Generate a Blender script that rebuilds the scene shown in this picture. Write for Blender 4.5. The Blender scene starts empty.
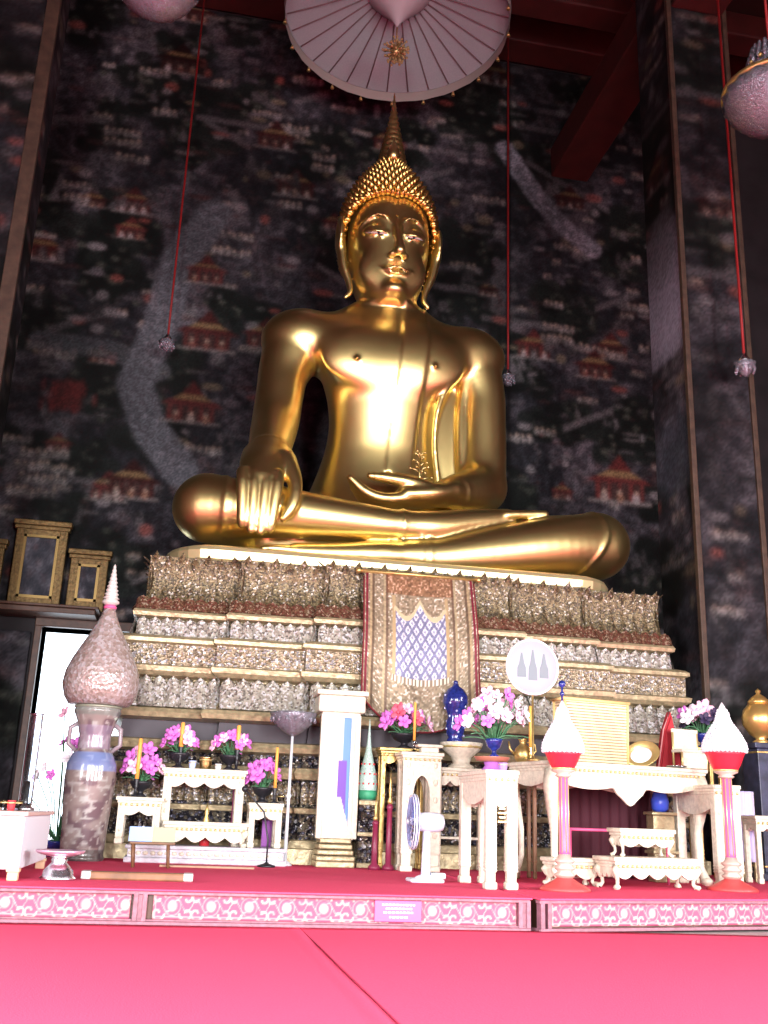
import bpy, bmesh, math, random
import numpy as np
from mathutils import Vector, Matrix

random.seed(7)
RNG = np.random.default_rng(11)
PI = math.pi
SC = bpy.context.scene
COL = SC.collection
DZ = 0.215                      # height of the carpeted dais
R = math.radians

# ------------------------------------------------------------------ camera
CAM_LOC = (-2.1, 0.0, 0.72)
FPX, PITCH, YAW, ROLL = 1005.0, R(16.8), R(10.6), R(2.15)
_f = Vector((math.sin(YAW)*math.cos(PITCH), math.cos(YAW)*math.cos(PITCH), math.sin(PITCH)))
_r0 = _f.cross(Vector((0, 0, 1))).normalized()
_u0 = _r0.cross(_f)
_r = _r0*math.cos(ROLL) + _u0*math.sin(ROLL)
_u = _u0*math.cos(ROLL) - _r0*math.sin(ROLL)
cam_d = bpy.data.cameras.new('camera')
cam = bpy.data.objects.new('camera', cam_d)
COL.objects.link(cam)
cam.matrix_world = Matrix(((_r.x, _u.x, -_f.x, CAM_LOC[0]), (_r.y, _u.y, -_f.y, CAM_LOC[1]),
                           (_r.z, _u.z, -_f.z, CAM_LOC[2]), (0, 0, 0, 1)))
cam_d.sensor_fit = 'VERTICAL'
cam_d.sensor_height = 24.0
cam_d.lens = FPX/1024.0*24.0
cam_d.clip_start = 0.05
SC.camera = cam

def at(px, py, Y):
    """point of the place at depth Y seen at a photograph pixel"""
    d = _f + _r*((px-384)/FPX) + _u*((512-py)/FPX)
    return Vector(CAM_LOC) + d*(Y/d.y)

def base_at(px, py, z=DZ):
    d = _f + _r*((px-384)/FPX) + _u*((512-py)/FPX)
    return Vector(CAM_LOC) + d*((z-CAM_LOC[2])/d.z)

# ------------------------------------------------------------------ materials
MATS = {}
def nt(name):
    m = bpy.data.materials.new(name)
    m.use_nodes = True
    t = m.node_tree
    b = t.nodes['Principled BSDF']
    return m, t, b

def mat(name, col, rough=0.5, metal=0.0, spec=0.5, var=0.0, scale=20.0, bump=0.0, trans=0.0, ior=1.45, emit=None, coat=0.0):
    if name in MATS: return MATS[name]
    m, t, b = nt(name)
    b.inputs['Roughness'].default_value = rough
    b.inputs['Metallic'].default_value = metal
    b.inputs['Specular IOR Level'].default_value = spec
    b.inputs['Transmission Weight'].default_value = trans
    b.inputs['IOR'].default_value = ior
    b.inputs['Coat Weight'].default_value = coat
    b.inputs['Base Color'].default_value = (*col, 1)
    if var or bump:
        tc = t.nodes.new('ShaderNodeTexCoord')
        n = t.nodes.new('ShaderNodeTexNoise')
        n.inputs['Scale'].default_value = scale
        n.inputs['Detail'].default_value = 5
        t.links.new(tc.outputs['Object'], n.inputs['Vector'])
        if var:
            r = t.nodes.new('ShaderNodeValToRGB')
            r.color_ramp.elements[0].position = 0.3
            r.color_ramp.elements[1].position = 0.7
            r.color_ramp.elements[0].color = (*[max(0, c*(1-var)) for c in col], 1)
            r.color_ramp.elements[1].color = (*[min(1, c*(1+var)) for c in col], 1)
            t.links.new(n.outputs['Fac'], r.inputs['Fac'])
            t.links.new(r.outputs['Color'], b.inputs['Base Color'])
        if bump:
            bp = t.nodes.new('ShaderNodeBump')
            bp.inputs['Strength'].default_value = bump
            bp.inputs['Distance'].default_value = 0.02
            t.links.new(n.outputs['Fac'], bp.inputs['Height'])
            t.links.new(bp.outputs['Normal'], b.inputs['Normal'])
    if emit:
        b.inputs['Emission Color'].default_value = (*emit[0], 1)
        b.inputs['Emission Strength'].default_value = emit[1]
    MATS[name] = m
    return m

def mosaic(name, cols, scale, metal=0.5, rough=0.3, bump=0.6, stretch=(1, 1, 1)):
    """glass-and-gilt mosaic: each voronoi cell one of the colours, with its own tilt"""
    m, t, b = nt(name)
    tc = t.nodes.new('ShaderNodeTexCoord')
    mp = t.nodes.new('ShaderNodeMapping')
    mp.inputs['Scale'].default_value = stretch
    v = t.nodes.new('ShaderNodeTexVoronoi')
    v.inputs['Scale'].default_value = scale
    t.links.new(tc.outputs['Object'], mp.inputs['Vector'])
    t.links.new(mp.outputs['Vector'], v.inputs['Vector'])
    sp = t.nodes.new('ShaderNodeSeparateColor')
    t.links.new(v.outputs['Color'], sp.inputs['Color'])
    r = t.nodes.new('ShaderNodeValToRGB')
    r.color_ramp.interpolation = 'CONSTANT'
    els = r.color_ramp.elements
    while len(els) < len(cols): els.new(0.5)
    for i, (p, c) in enumerate(cols):
        els[i].position = p
        els[i].color = (*c, 1)
    t.links.new(sp.outputs[0], r.inputs['Fac'])
    t.links.new(r.outputs['Color'], b.inputs['Base Color'])
    b.inputs['Metallic'].default_value = metal
    b.inputs['Roughness'].default_value = rough
    bp = t.nodes.new('ShaderNodeBump')
    bp.inputs['Strength'].default_value = bump
    bp.inputs['Distance'].default_value = 0.03
    mx = t.nodes.new('ShaderNodeMath'); mx.operation = 'ADD'
    t.links.new(sp.outputs[1], mx.inputs[0])
    t.links.new(v.outputs['Distance'], mx.inputs[1])
    t.links.new(mx.outputs[0], bp.inputs['Height'])
    t.links.new(bp.outputs['Normal'], b.inputs['Normal'])
    MATS[name] = m
    return m

def painted(name, rough=0.7, metal=0.0, bump=0.0, spec=0.3):
    """a surface whose painted or woven colours are stored on its vertices"""
    if name in MATS: return MATS[name]
    m, t, b = nt(name)
    a = t.nodes.new('ShaderNodeAttribute')
    a.attribute_name = 'paint'
    t.links.new(a.outputs['Color'], b.inputs['Base Color'])
    b.inputs['Roughness'].default_value = rough
    b.inputs['Metallic'].default_value = metal
    b.inputs['Specular IOR Level'].default_value = spec
    if bump:
        bw = t.nodes.new('ShaderNodeRGBToBW')
        bp = t.nodes.new('ShaderNodeBump')
        bp.inputs['Strength'].default_value = bump
        bp.inputs['Distance'].default_value = 0.02
        t.links.new(a.outputs['Color'], bw.inputs['Color'])
        t.links.new(bw.outputs['Val'], bp.inputs['Height'])
        t.links.new(bp.outputs['Normal'], b.inputs['Normal'])
    MATS[name] = m
    return m

GOLD = mat('polished_gold', (0.78, 0.63, 0.26), 0.35, 1.0, var=0.06, scale=1.3, coat=0.15)
GOLD.node_tree.nodes['Principled BSDF'].inputs['Coat Roughness'].default_value = 0.2
GOLD_HAIR = mat('gold_curls', (0.70, 0.46, 0.14), 0.32, 1.0)
GOLD_PALE = mat('pale_gold_leaf', (0.95, 0.80, 0.42), 0.35, 0.75, var=0.06, scale=3)
GOLD_DULL = mat('dull_gilt', (0.55, 0.38, 0.14), 0.4, 0.8, var=0.3, scale=14, bump=0.3)
BRONZE = mat('dark_bronze_gilt', (0.36, 0.22, 0.09), 0.42, 0.9, var=0.2, scale=10)
BRASS = mat('brass', (0.72, 0.5, 0.2), 0.28, 1.0)
SILVER = mat('silver', (0.82, 0.83, 0.88), 0.25, 1.0, var=0.08, scale=30)
WHITE_GILT = mat('white_paint_with_gilding', (0.64, 0.58, 0.46), 0.4, 0.0, var=0.16, scale=26, bump=0.3)
WHITE = mat('white_paint', (0.68, 0.68, 0.68), 0.4)
WHITE_FABRIC = mat('white_fabric', (0.30, 0.35, 0.36), 0.8, var=0.05, scale=40)
CREAM_EDGE = mat('gilt_edging', (0.72, 0.56, 0.24), 0.35, 0.6)
DARK_WOOD = mat('dark_wood', (0.08, 0.035, 0.02), 0.45, var=0.3, scale=10)
BROWN_WOOD = mat('brown_wood', (0.18, 0.085, 0.04), 0.5, var=0.3, scale=9)
RED_LACQ = mat('red_lacquer', (0.62, 0.04, 0.05), 0.35)
DARKRED = mat('dark_red_paint', (0.20, 0.018, 0.014), 0.55, var=0.2, scale=5)
PINK_PAINT = mat('pink_lacquer', (0.62, 0.11, 0.27), 0.4)
ORANGE_WAX = mat('orange_wax', (0.85, 0.36, 0.07), 0.5)
GREEN_LEAF = mat('leaf_green', (0.06, 0.17, 0.08), 0.5, var=0.3, scale=30)
ORCHID = mat('magenta_petals', (0.62, 0.16, 0.55), 0.6, var=0.25, scale=40)
ORCHID_PALE = mat('pale_pink_petals', (0.82, 0.48, 0.62), 0.6, var=0.2, scale=40)
ORCHID_WHITE = mat('white_petals', (0.85, 0.80, 0.85), 0.6)
COBALT = mat('cobalt_glaze', (0.015, 0.025, 0.16), 0.15, var=0.5, scale=30, coat=0.5)
GLASS = mat('clear_glass', (0.92, 0.95, 1.0), 0.04, trans=1.0)
CRYSTAL = mat('cut_crystal', (0.42, 0.41, 0.48), 0.18, metal=0.2, trans=0.65, var=0.3, scale=40, bump=1.0)
BLACK = mat('black_plastic', (0.012, 0.012, 0.016), 0.4)
PURPLE_CLOTH = mat('purple_cloth', (0.30, 0.10, 0.36), 0.8)
LILAC_CLOTH = mat('lilac_cloth', (0.50, 0.46, 0.72), 0.8)
RATTAN = mat('cream_rattan', (0.66, 0.54, 0.33), 0.6, var=0.1, scale=60)
BLUE_CLOTH = mat('light_blue_cloth', (0.35, 0.5, 0.85), 0.7)
MOSAIC = mosaic('mirror_mosaic', [(0, (0.11, 0.085, 0.05)), (0.25, (0.22, 0.17, 0.10)), (0.5, (0.31, 0.26, 0.17)), (0.74, (0.20, 0.19, 0.19)), (0.92, (0.60, 0.58, 0.58))], 48, 0.4, 0.32, .3)
MOSAIC_BROWN = mosaic('brown_gilt_mosaic', [(0, (0.06, 0.047, 0.026)), (0.3, (0.155, 0.118, 0.058)), (0.6, (0.235, 0.19, 0.10)), (0.82, (0.13, 0.105, 0.075)), (0.94, (0.50, 0.47, 0.40))], 55, 0.4, 0.34, .3)
MOSAIC_SILVER = mosaic('silver_mirror_mosaic', [(0, (0.16, 0.14, 0.12)), (0.2, (0.33, 0.30, 0.25)), (0.5, (0.45, 0.42, 0.35)), (0.8, (0.64, 0.63, 0.63))], 46, 0.3, 0.32, .3)
MOSAIC_DARK = mosaic('dark_mirror_mosaic', [(0, (0.03, 0.028, 0.035)), (0.35, (0.12, 0.10, 0.08)), (0.62, (0.22, 0.19, 0.14)), (0.82, (0.13, 0.13, 0.18)), (0.94, (0.65, 0.64, 0.66))], 32, 0.5, 0.25, 0.8)
GILT_MOULD = mat('gilt_moulding', (0.38, 0.31, 0.18), 0.38, 0.4, var=0.3, scale=18, bump=0.4)
MOP = mosaic('mother_of_pearl_scales', [(0, (0.30, 0.23, 0.20)), (0.3, (0.38, 0.31, 0.29)), (0.55, (0.44, 0.40, 0.40)), (0.8, (0.34, 0.27, 0.25))], 32, 0.2, 0.25, 0.3)

# ------------------------------------------------------------------ mesh building
def new_obj(name, me, m, parent=None):
    o = bpy.data.objects.new(name, me)
    COL.objects.link(o)
    if m is not None and not me.materials:
        for mm in (m if isinstance(m, (list, tuple)) else [m]):
            me.materials.append(mm)
    if parent is not None: o.parent = parent
    return o

class MB:
    def __init__(self): self.v = []; self.f = []; self.s = []
    def add(self, vs, fs, smooth=False):
        n = len(self.v)
        self.v += [tuple(p) for p in vs]
        self.f += [tuple(i+n for i in f) for f in fs]
        self.s += [smooth]*len(fs)
        return self
    def box(self, x0, x1, y0, y1, z0, z1, c=0.0, M=None):
        if c <= 0:
            vs = [(x, y, z) for x in (x0, x1) for y in (y0, y1) for z in (z0, z1)]
            fs = [(0, 1, 3, 2), (4, 6, 7, 5), (0, 4, 5, 1), (2, 3, 7, 6), (0, 2, 6, 4), (1, 5, 7, 3)]
        else:
            bm = bmesh.new()
            bmesh.ops.create_cube(bm, size=1)
            for v in bm.verts:
                v.co = ((x0+x1)/2+v.co.x*(x1-x0), (y0+y1)/2+v.co.y*(y1-y0), (z0+z1)/2+v.co.z*(z1-z0))
            bmesh.ops.bevel(bm, geom=bm.edges[:], offset=min(c, .45*min(abs(x1-x0), abs(y1-y0), abs(z1-z0))), segments=2, affect='EDGES', profile=0.5)
            bm.verts.index_update()
            vs = [v.co[:] for v in bm.verts]
            fs = [[v.index for v in f.verts] for f in bm.faces]
            bm.free()
        if M is not None: vs = [M @ Vector(p) for p in vs]
        return self.add(vs, fs)
    def lathe(self, prof, n=32, c=(0, 0, 0), M=None, sx=1.0, sy=1.0, lobes=0, amp=0.0):
        vs = []; fs = []
        for r, z in prof:
            for i in range(n):
                a = 2*PI*i/n
                rr = r*(1+amp*abs(math.cos(a*lobes/2)) if lobes else 1)
                vs.append((c[0]+rr*math.cos(a)*sx, c[1]+rr*math.sin(a)*sy, c[2]+z))
        m = len(prof)
        for j in range(m-1):
            for i in range(n):
                a, b = j*n+i, j*n+(i+1) % n
                fs.append((a, b, b+n, a+n))
        if prof[0][0] > 1e-4: fs.append(tuple(range(n-1, -1, -1)))
        if prof[-1][0] > 1e-4: fs.append(tuple(range((m-1)*n, m*n)))
        if M is not None: vs = [M @ Vector(p) for p in vs]
        return self.add(vs, fs, True)
    def tube(self, pts, rad, n=8):
        pts = [Vector(p) for p in pts]
        if not isinstance(rad, (list, tuple)): rad = [rad]*len(pts)
        vs = []; fs = []
        up = None
        for i, p in enumerate(pts):
            d = (pts[min(i+1, len(pts)-1)]-pts[max(i-1, 0)]).normalized()
            if up is None: up = d.orthogonal().normalized()
            up = (up - d*up.dot(d)).normalized()
            s = d.cross(up)
            for k in range(n):
                a = 2*PI*k/n
                vs.append(p + (up*math.cos(a)+s*math.sin(a))*rad[i])
        for j in range(len(pts)-1):
            for k in range(n):
                a, b = j*n+k, j*n+(k+1) % n
                fs.append((a, b, b+n, a+n))
        fs.append(tuple(range(n-1, -1, -1)))
        fs.append(tuple(range((len(pts)-1)*n, len(pts)*n)))
        return self.add(vs, fs, True)
    def prism(self, outline, y0, y1, M=None):
        """outline in (x, z), extruded along y"""
        n = len(outline)
        vs = [(x, y0, z) for x, z in outline] + [(x, y1, z) for x, z in outline]
        fs = [tuple(range(n)), tuple(range(2*n-1, n-1, -1))]
        fs += [(i, i+n, (i+1) % n+n, (i+1) % n) for i in range(n)]
        if M is not None: vs = [M @ Vector(p) for p in vs]
        return self.add(vs, fs)
    def ball(self, c, r, n=12, m=8, sc=(1, 1, 1)):
        prof = [(r*math.sin(PI*j/m), -r*math.cos(PI*j/m)) for j in range(m+1)]
        prof[0] = (1e-5, -r); prof[-1] = (1e-5, r)
        M = Matrix.Translation(c) @ Matrix.Diagonal((sc[0], sc[1], sc[2], 1))
        return self.lathe(prof, n, M=M)
    def build(self, name, m, parent=None, fix=True):
        me = bpy.data.meshes.new(name)
        me.from_pydata(self.v, [], self.f)
        me.polygons.foreach_set('use_smooth', self.s)
        if fix:
            bm = bmesh.new(); bm.from_mesh(me)
            bmesh.ops.recalc_face_normals(bm, faces=bm.faces[:])
            bm.to_mesh(me); bm.free()
        me.update()
        return new_obj(name, me, m, parent)

def tag(o, label=None, cat=None, group=None, kind=None):
    if label: o['label'] = label
    if cat: o['category'] = cat
    if group: o['group'] = group
    if kind: o['kind'] = kind
    return o

def thing(name, loc, label, cat, group=None, rz=0.0):
    o = bpy.data.objects.new(name, None)
    COL.objects.link(o)
    o.empty_display_size = 0.1
    o.location = loc
    o.rotation_euler = (0, 0, rz)
    return tag(o, label, cat, group)

KIDS = {}
def copy_thing(root, loc, label, rz=None, group=None):
    """copy of a thing with copies of its parts and their sub-parts"""
    kids = {}
    for o in COL.objects:
        if o.parent: kids.setdefault(o.parent.name, []).append(o)
    r = root.copy(); COL.objects.link(r)
    r.location = loc
    if rz is not None: r.rotation_euler = (0, 0, rz)
    r['label'] = label
    if group: r['group'] = group
    for ch in kids.get(root.name, []):
        c = ch.copy(); COL.objects.link(c); c.parent = r
        for g in kids.get(ch.name, []):
            d = g.copy(); COL.objects.link(d); d.parent = c
    return r

def struct(o): o['kind'] = 'structure'; return o

def grid_mesh(name, P, C, m, parent=None, smooth=True, thick=None):
    """P: (ny, nx, 3) points, C: (ny, nx, 3) linear colours or None"""
    ny, nx = P.shape[:2]
    me = bpy.data.meshes.new(name)
    idx = np.arange(nx*ny).reshape(ny, nx)
    q = np.stack([idx[:-1, :-1], idx[:-1, 1:], idx[1:, 1:], idx[1:, :-1]], -1).reshape(-1, 4)
    V = P.reshape(-1, 3)
    CC = None if C is None else C.reshape(-1, 3)
    if thick is not None:                     # give the sheet a back and closed edges
        n0 = len(V)
        V = np.concatenate([V, V + np.array(thick)])
        if CC is not None: CC = np.concatenate([CC, CC])
        b = np.concatenate([idx[0, :], idx[1:, -1], idx[-1, -2::-1], idx[-2:0, 0]])
        b2 = np.roll(b, -1)
        q = np.concatenate([q, q[:, ::-1]+n0, np.stack([b2, b, b+n0, b2+n0], -1)])
    me.vertices.add(len(V)); me.vertices.foreach_set('co', V.astype(np.float32).ravel())
    me.loops.add(q.size); me.loops.foreach_set('vertex_index', q.astype(np.int32).ravel())
    me.polygons.add(len(q))
    me.polygons.foreach_set('loop_start', np.arange(0, q.size, 4, dtype=np.int32))
    if smooth and thick is None: me.polygons.foreach_set('use_smooth', np.ones(len(q), bool))
    me.update(calc_edges=True)
    if CC is not None:
        a = me.color_attributes.new('paint', 'FLOAT_COLOR', 'POINT')
        c4 = np.ones((len(V), 4), np.float32); c4[:, :3] = CC
        a.data.foreach_set('color', c4.ravel())
    return new_obj(name, me, m, parent)

def vnoise(h, w, cell, seed):
    """smooth value noise on an h x w raster"""
    g = np.random.default_rng(seed)
    gh, gw = int(h/cell)+3, int(w/cell)+3
    a = g.random((gh, gw))
    y = np.arange(h)/cell; x = np.arange(w)/cell
    yi = y.astype(int); xi = x.astype(int)
    fy = (y-yi); fy = (fy*fy*(3-2*fy))[:, None]
    fx = (x-xi); fx = (fx*fx*(3-2*fx))[None, :]
    a00 = a[yi][:, xi]; a01 = a[yi][:, xi+1]; a10 = a[yi+1][:, xi]; a11 = a[yi+1][:, xi+1]
    return (a00*(1-fx)+a01*fx)*(1-fy) + (a10*(1-fx)+a11*fx)*fy
# ------------------------------------------------------------------ painted murals
def mural(h, w, cell, seed, features=(), dens=1.0, grain=1.0):
    """a dark temple mural: trees, rocks, pavilions, walls, streams and rows of little figures; cell = metres per raster cell"""
    g = np.random.default_rng(seed)
    img = np.zeros((h, w, 3))
    yy, xx = np.mgrid[0:h, 0:w]
    n1 = vnoise(h, w, 1.2/cell, seed+1); n2 = vnoise(h, w, 0.35/cell, seed+2); n3 = vnoise(h, w, 0.09/cell, seed+3); n4 = vnoise(h, w, 0.045/cell, seed+4)
    base = np.array([0.020, 0.021, 0.026])
    img[:] = base
    t = np.clip((n1*0.5+n2*0.5-0.45)*4, 0, 1)[..., None]
    img += t*np.array([0.030, 0.026, 0.030])
    img *= (0.55+0.9*n3*n4*2)[..., None]
    def blend(mask, col): img[:] = img*(1-mask[..., None]) + mask[..., None]*np.array(col)
    # mist-grey rocky patches
    m = np.clip((n2*0.6+n3*0.6-0.72)*6, 0, 1)*np.clip((n1-0.35)*3, 0, 1)
    blend(m*0.55, (0.085, 0.080, 0.088))
    m = np.clip((vnoise(h, w, 0.28/cell, seed+8)*0.7+n4*0.5-0.80)*8, 0, 1)
    blend(m*0.5, (0.060, 0.030, 0.026))
    def win(cx, cz, rx, rz):
        x0, x1 = max(0, int(cx-rx)), min(w, int(cx+rx)+1); z0, z1 = max(0, int(cz-rz)), min(h, int(cz+rz)+1)
        return (slice(z0, z1), slice(x0, x1)) if x1 > x0 and z1 > z0 else None
    def ell(cx, cz, rx, rz, col, a=1.0, soft=0.35):
        s = win(cx, cz, rx*1.3+1, rz*1.3+1)
        if s is None: return
        d = np.sqrt(((xx[s]-cx)/rx)**2+((yy[s]-cz)/rz)**2)
        k = np.clip((1+soft-d)/soft, 0, 1)*a
        img[s] = img[s]*(1-k[..., None]) + k[..., None]*np.array(col)
    def poly(cx, cz, hw0, hw1, hh, col, a=1.0):
        """a trapezium: half width hw0 at the foot, hw1 at the top"""
        s = win(cx, cz+hh/2, max(hw0, hw1)+1, hh/2+1)
        if s is None: return
        tt = (yy[s]-cz)/max(hh, 1e-6)
        k = ((tt >= 0) & (tt <= 1) & (np.abs(xx[s]-cx) <= hw0+(hw1-hw0)*tt))*a
        img[s] = img[s]*(1-k[..., None]) + k[..., None]*np.array(col)
    C = 1.0/cell
    def tree(cx, cz, r):
        for _ in range(16):
            q = g.normal(0, .45, 2)*r
            ell(cx+q[0], cz+q[1], r*g.uniform(.25, .5), r*g.uniform(.2, .4), np.array([.010, .014, .012])*g.uniform(.5, 1.6), .85)
        for _ in range(10):
            q = g.normal(0, .45, 2)*r
            ell(cx+q[0], cz+q[1], r*.1, r*.08, np.array([.045, .05, .04])*g.uniform(.6, 1.5), .7)
    def figure(cx, cz, s, col=None):
        col = col if col is not None else [(.20, .17, .15), (.16, .09, .06), (.22, .20, .20), (.12, .05, .04)][g.integers(4)]
        ell(cx, cz, s*.45, s*.6, col, .9)
        ell(cx+g.normal(0, .1)*s, cz+s*.75, s*.25, s*.28, (.24, .18, .14), .9)
    def pavilion(cx, cz, s, red=1.0):
        rc = np.array([.115, .024, .022])*red*g.uniform(.7, 1.2)
        poly(cx, cz, s*1.0, s*1.0, s*.12, (.13, .12, .115), .8)
        poly(cx, cz+s*.12, s*.8, s*.8, s*.55, (.05, .025, .022), .9)
        for k in (-.7, -.35, 0, .35, .7):
            poly(cx+k*s, cz+s*.12, s*.05, s*.05, s*.55, rc, .95)
        poly(cx, cz+s*.66, s*1.1, s*.75, s*.2, rc*.8, .95)
        poly(cx, cz+s*.86, s*.7, s*.35, s*.22, (.13, .085, .04), .95)
        poly(cx, cz+s*1.05, s*.4, s*.02, s*.5, rc*.7, .95)
        for k in (-.5, 0, .5):
            figure(cx+k*s, cz+s*.22, s*.22)
    def wallrun(cx, cz, L, sl):
        s = win(cx, cz, L, L)
        if s is None: return
        d = np.abs((yy[s]-cz)-sl*(xx[s]-cx))
        k = ((d < .07*C) & (np.abs(xx[s]-cx) < L))*.75
        img[s] = img[s]*(1-k[..., None]) + k[..., None]*np.array([.085, .08, .085])
    def boatrow(cx, cz, n, s):
        for k in range(n):
            figure(cx+(k-n/2)*s*1.1, cz+g.normal(0, .1)*s, s*g.uniform(.8, 1.1), np.array((.15, .14, .135))*g.uniform(.5, 1.2))
    area = h*w*cell*cell*dens
    for _ in range(int(area*.55)): tree(g.uniform(0, w), g.uniform(0, h), g.uniform(.3, .7)*C)
    for _ in range(int(area*.16)): wallrun(g.uniform(0, w), g.uniform(0, h), g.uniform(.3, .9)*C, g.choice([0, 0, .5, -.5, .12]))
    for _ in range(int(area*.13)): pavilion(g.uniform(0, w), g.uniform(0, h), g.uniform(.22, .42)*C, g.uniform(.35, 1.0))
    for _ in range(int(area*.8)): boatrow(g.uniform(0, w), g.uniform(0, h), g.integers(2, 7), g.uniform(.06, .11)*C)
    for _ in range(int(area*2.2)):                       # rocks: clumps of grey wedges
        rx_, rz_ = g.uniform(0, w), g.uniform(0, h); sz = g.uniform(.12, .32)*C; tone = g.uniform(.03, .095)
        for q in range(int(g.integers(2, 6))):
            poly(rx_+g.normal(0, .5)*sz, rz_+g.normal(0, .3)*sz, sz*g.uniform(.15, .4), sz*g.uniform(.0, .15), sz*g.uniform(.4, 1.1), np.array((tone, tone*.95, tone*1.0))*g.uniform(.6, 1.3), .7)
    for _ in range(int(area*4)):                         # loose brush strokes
        ell(g.uniform(0, w), g.uniform(0, h), g.uniform(.02, .22)*C, g.uniform(.012, .045)*C, [(.075, .07, .075), (.10, .095, .095), (.07, .03, .028), (.012, .014, .014)][g.integers(4)], g.uniform(.3, .8))
    for _ in range(int(area*1.6)):
        ell(g.uniform(0, w), g.uniform(0, h), g.uniform(.04, .16)*C, g.uniform(.03, .09)*C, [(.13, .12, .125), (.09, .08, .09), (.17, .05, .04), (.11, .09, .06)][g.integers(4)], .75)
    for ft in features:
        if ft[0] == 'river':
            pts, wd = ft[1], ft[2]*C
            best = np.full((h, w), 1e9)
            for (ax, az), (bx, bz) in zip(pts[:-1], pts[1:]):
                dx, dz = bx-ax, bz-az
                tq = np.clip(((xx-ax)*dx+(yy-az)*dz)/(dx*dx+dz*dz), 0, 1)
                best = np.minimum(best, np.hypot(xx-ax-tq*dx, yy-az-tq*dz))
            k = np.clip((wd-best)/(.25*wd), 0, 1)
            wave = .5+.5*np.sin(yy*cell*2*PI/.085+np.sin(xx*cell*2*PI/.16+3*n2)*1.1+5*n3)*np.sin(xx*cell*2*PI/.19+4*n3)
            tex = np.clip(wave*1.3-.2, 0, 1)*(.25+.9*n4*(.4+n3))
            k2 = k*ft[3]
            img[:] = img*(1-k2[..., None]) + (k2*1.0)[..., None]*(np.array([.045, .050, .058])+tex[..., None]*np.array(ft[4]))
        elif ft[0] == 'pav': pavilion(ft[1], ft[2], ft[3]*C, ft[4])
        elif ft[0] == 'soft_patch':  # soft-edged oval patch of one given colour
            ell(ft[1], ft[2], ft[3]*C, ft[4]*C, ft[5], ft[6], 1.0)
        elif ft[0] == 'rows':
            for r_ in range(ft[3]): boatrow(ft[1]+g.normal(0, 2), ft[2]-r_*.22*C, ft[4], .10*C)
        elif ft[0] == 'flame':
            for k in range(60):
                ell(ft[1]+g.normal(0, .17)*C, ft[2]+g.uniform(-.05, .4)*C, .035*C, .10*C, np.array([.16, .024, .022])*g.uniform(.4, 1.1), .5)
        elif ft[0] == 'seam':
            s = (slice(0, h), slice(int(ft[1]), int(ft[1]+ft[2]*C)+1)); img[s] *= .25
    for _ in range(2):                                   # aged, softened paint
        img[1:-1] = (img[:-2]+2*img[1:-1]+img[2:])/4
        img[:, 1:-1] = (img[:, :-2]+2*img[:, 1:-1]+img[:, 2:])/4
    big = vnoise(h, w, 1.7/cell, seed+30)
    img *= (.45+1.0*big)[..., None]
    img *= (.75+.5*g.random((h, w)))[..., None]
    lum = img.mean(-1, keepdims=True)
    img *= np.clip((lum/.055)**.45, .35, 1.6)*.92                # more contrast: dark tones deeper, pale tones clearer
    return np.clip(img, 0.002, 1)

WALL_Y = 16.0
WX0, WX1, WZ0, WZ1 = -9.0, 9.0, 0.0, 16.5
CW = 0.025
MZ0 = 3.46
def wpx(px, py):
    p = at(px, py, WALL_Y)
    return ((p.x+6.2)/CW, (p.z-MZ0)/CW)
mw, mh = int(12.4/CW), int(11.8/CW)
riv = [wpx(*q) for q in ((215, 215), (178, 262), (160, 330), (135, 385), (150, 430), (180, 470))]
riv2 = [wpx(*q) for q in ((505, 150), (535, 195), (560, 225), (592, 250))]
riv3 = [wpx(*q) for q in ((40, 340), (110, 350), (160, 372))]
feat = [('river', riv, .34, .95, (.12, .125, .14)), ('river', riv3, .2, .7, (.09, .095, .10)), ('river', riv2, .22, .9, (.30, .28, .33)),
        ('pav', *wpx(206, 352), .5, 1.0), ('pav', *wpx(190, 425), .5, .9), ('pav', *wpx(205, 285), .38, 1.0), ('flame', *wpx(64, 405)),
        ('pav', *wpx(620, 505), .6, 1.0), ('pav', *wpx(595, 380), .4, .6), ('pav', *wpx(265, 350), .4, .8), ('pav', *wpx(130, 240), .3, 1.0),
        ('rows', *wpx(45, 455), 4, 7), ('pav', *wpx(57, 452), .22, 1.2), ('pav', *wpx(562, 500), .22, 1.2), ('pav', *wpx(130, 500), .45, .5),
        ('rows', *wpx(130, 135), 2, 6), ('rows', *wpx(290, 130), 2, 7), ('pav', *wpx(275, 150), .4, .8), ('pav', *wpx(180, 75), .45, .4),
        ('rows', *wpx(560, 330), 2, 6), ('rows', *wpx(325, 160), 2, 4), ('pav', *wpx(570, 210), .35, .5), ('seam', wpx(507, 300)[0], .06)]
MUR = mural(mh, mw, CW, 5, feat, grain=1.0)*.85
zz = MZ0+np.arange(mh)*CW; xs = -6.2+np.arange(mw)*CW
P = np.zeros((mh, mw, 3)); P[..., 0] = xs[None, :]; P[..., 1] = WALL_Y-0.02; P[..., 2] = zz[:, None]
PAINT = painted('mural_paint', 0.75, spec=0.15)

# ------------------------------------------------------------------ the hall
PLASTER = mat('dark_plaster', (0.018, 0.015, 0.017), 0.8, var=0.4, scale=2)
wb = MB()
DX0, DX1, DH = -4.36, -3.05, 3.30          # doorway in the back wall
wb.box(WX0, DX0, WALL_Y, WALL_Y+.5, 0, WZ1).box(DX1, WX1, WALL_Y, WALL_Y+.5, 0, WZ1).box(DX0, DX1, WALL_Y, WALL_Y+.5, DH, WZ1)
back = struct(wb.build('wall_back', PLASTER))
mo = grid_mesh('mural', P, MUR, PAINT, back)
mo['label'] = 'dark painted mural of pavilions, trees and rivers'

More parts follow.
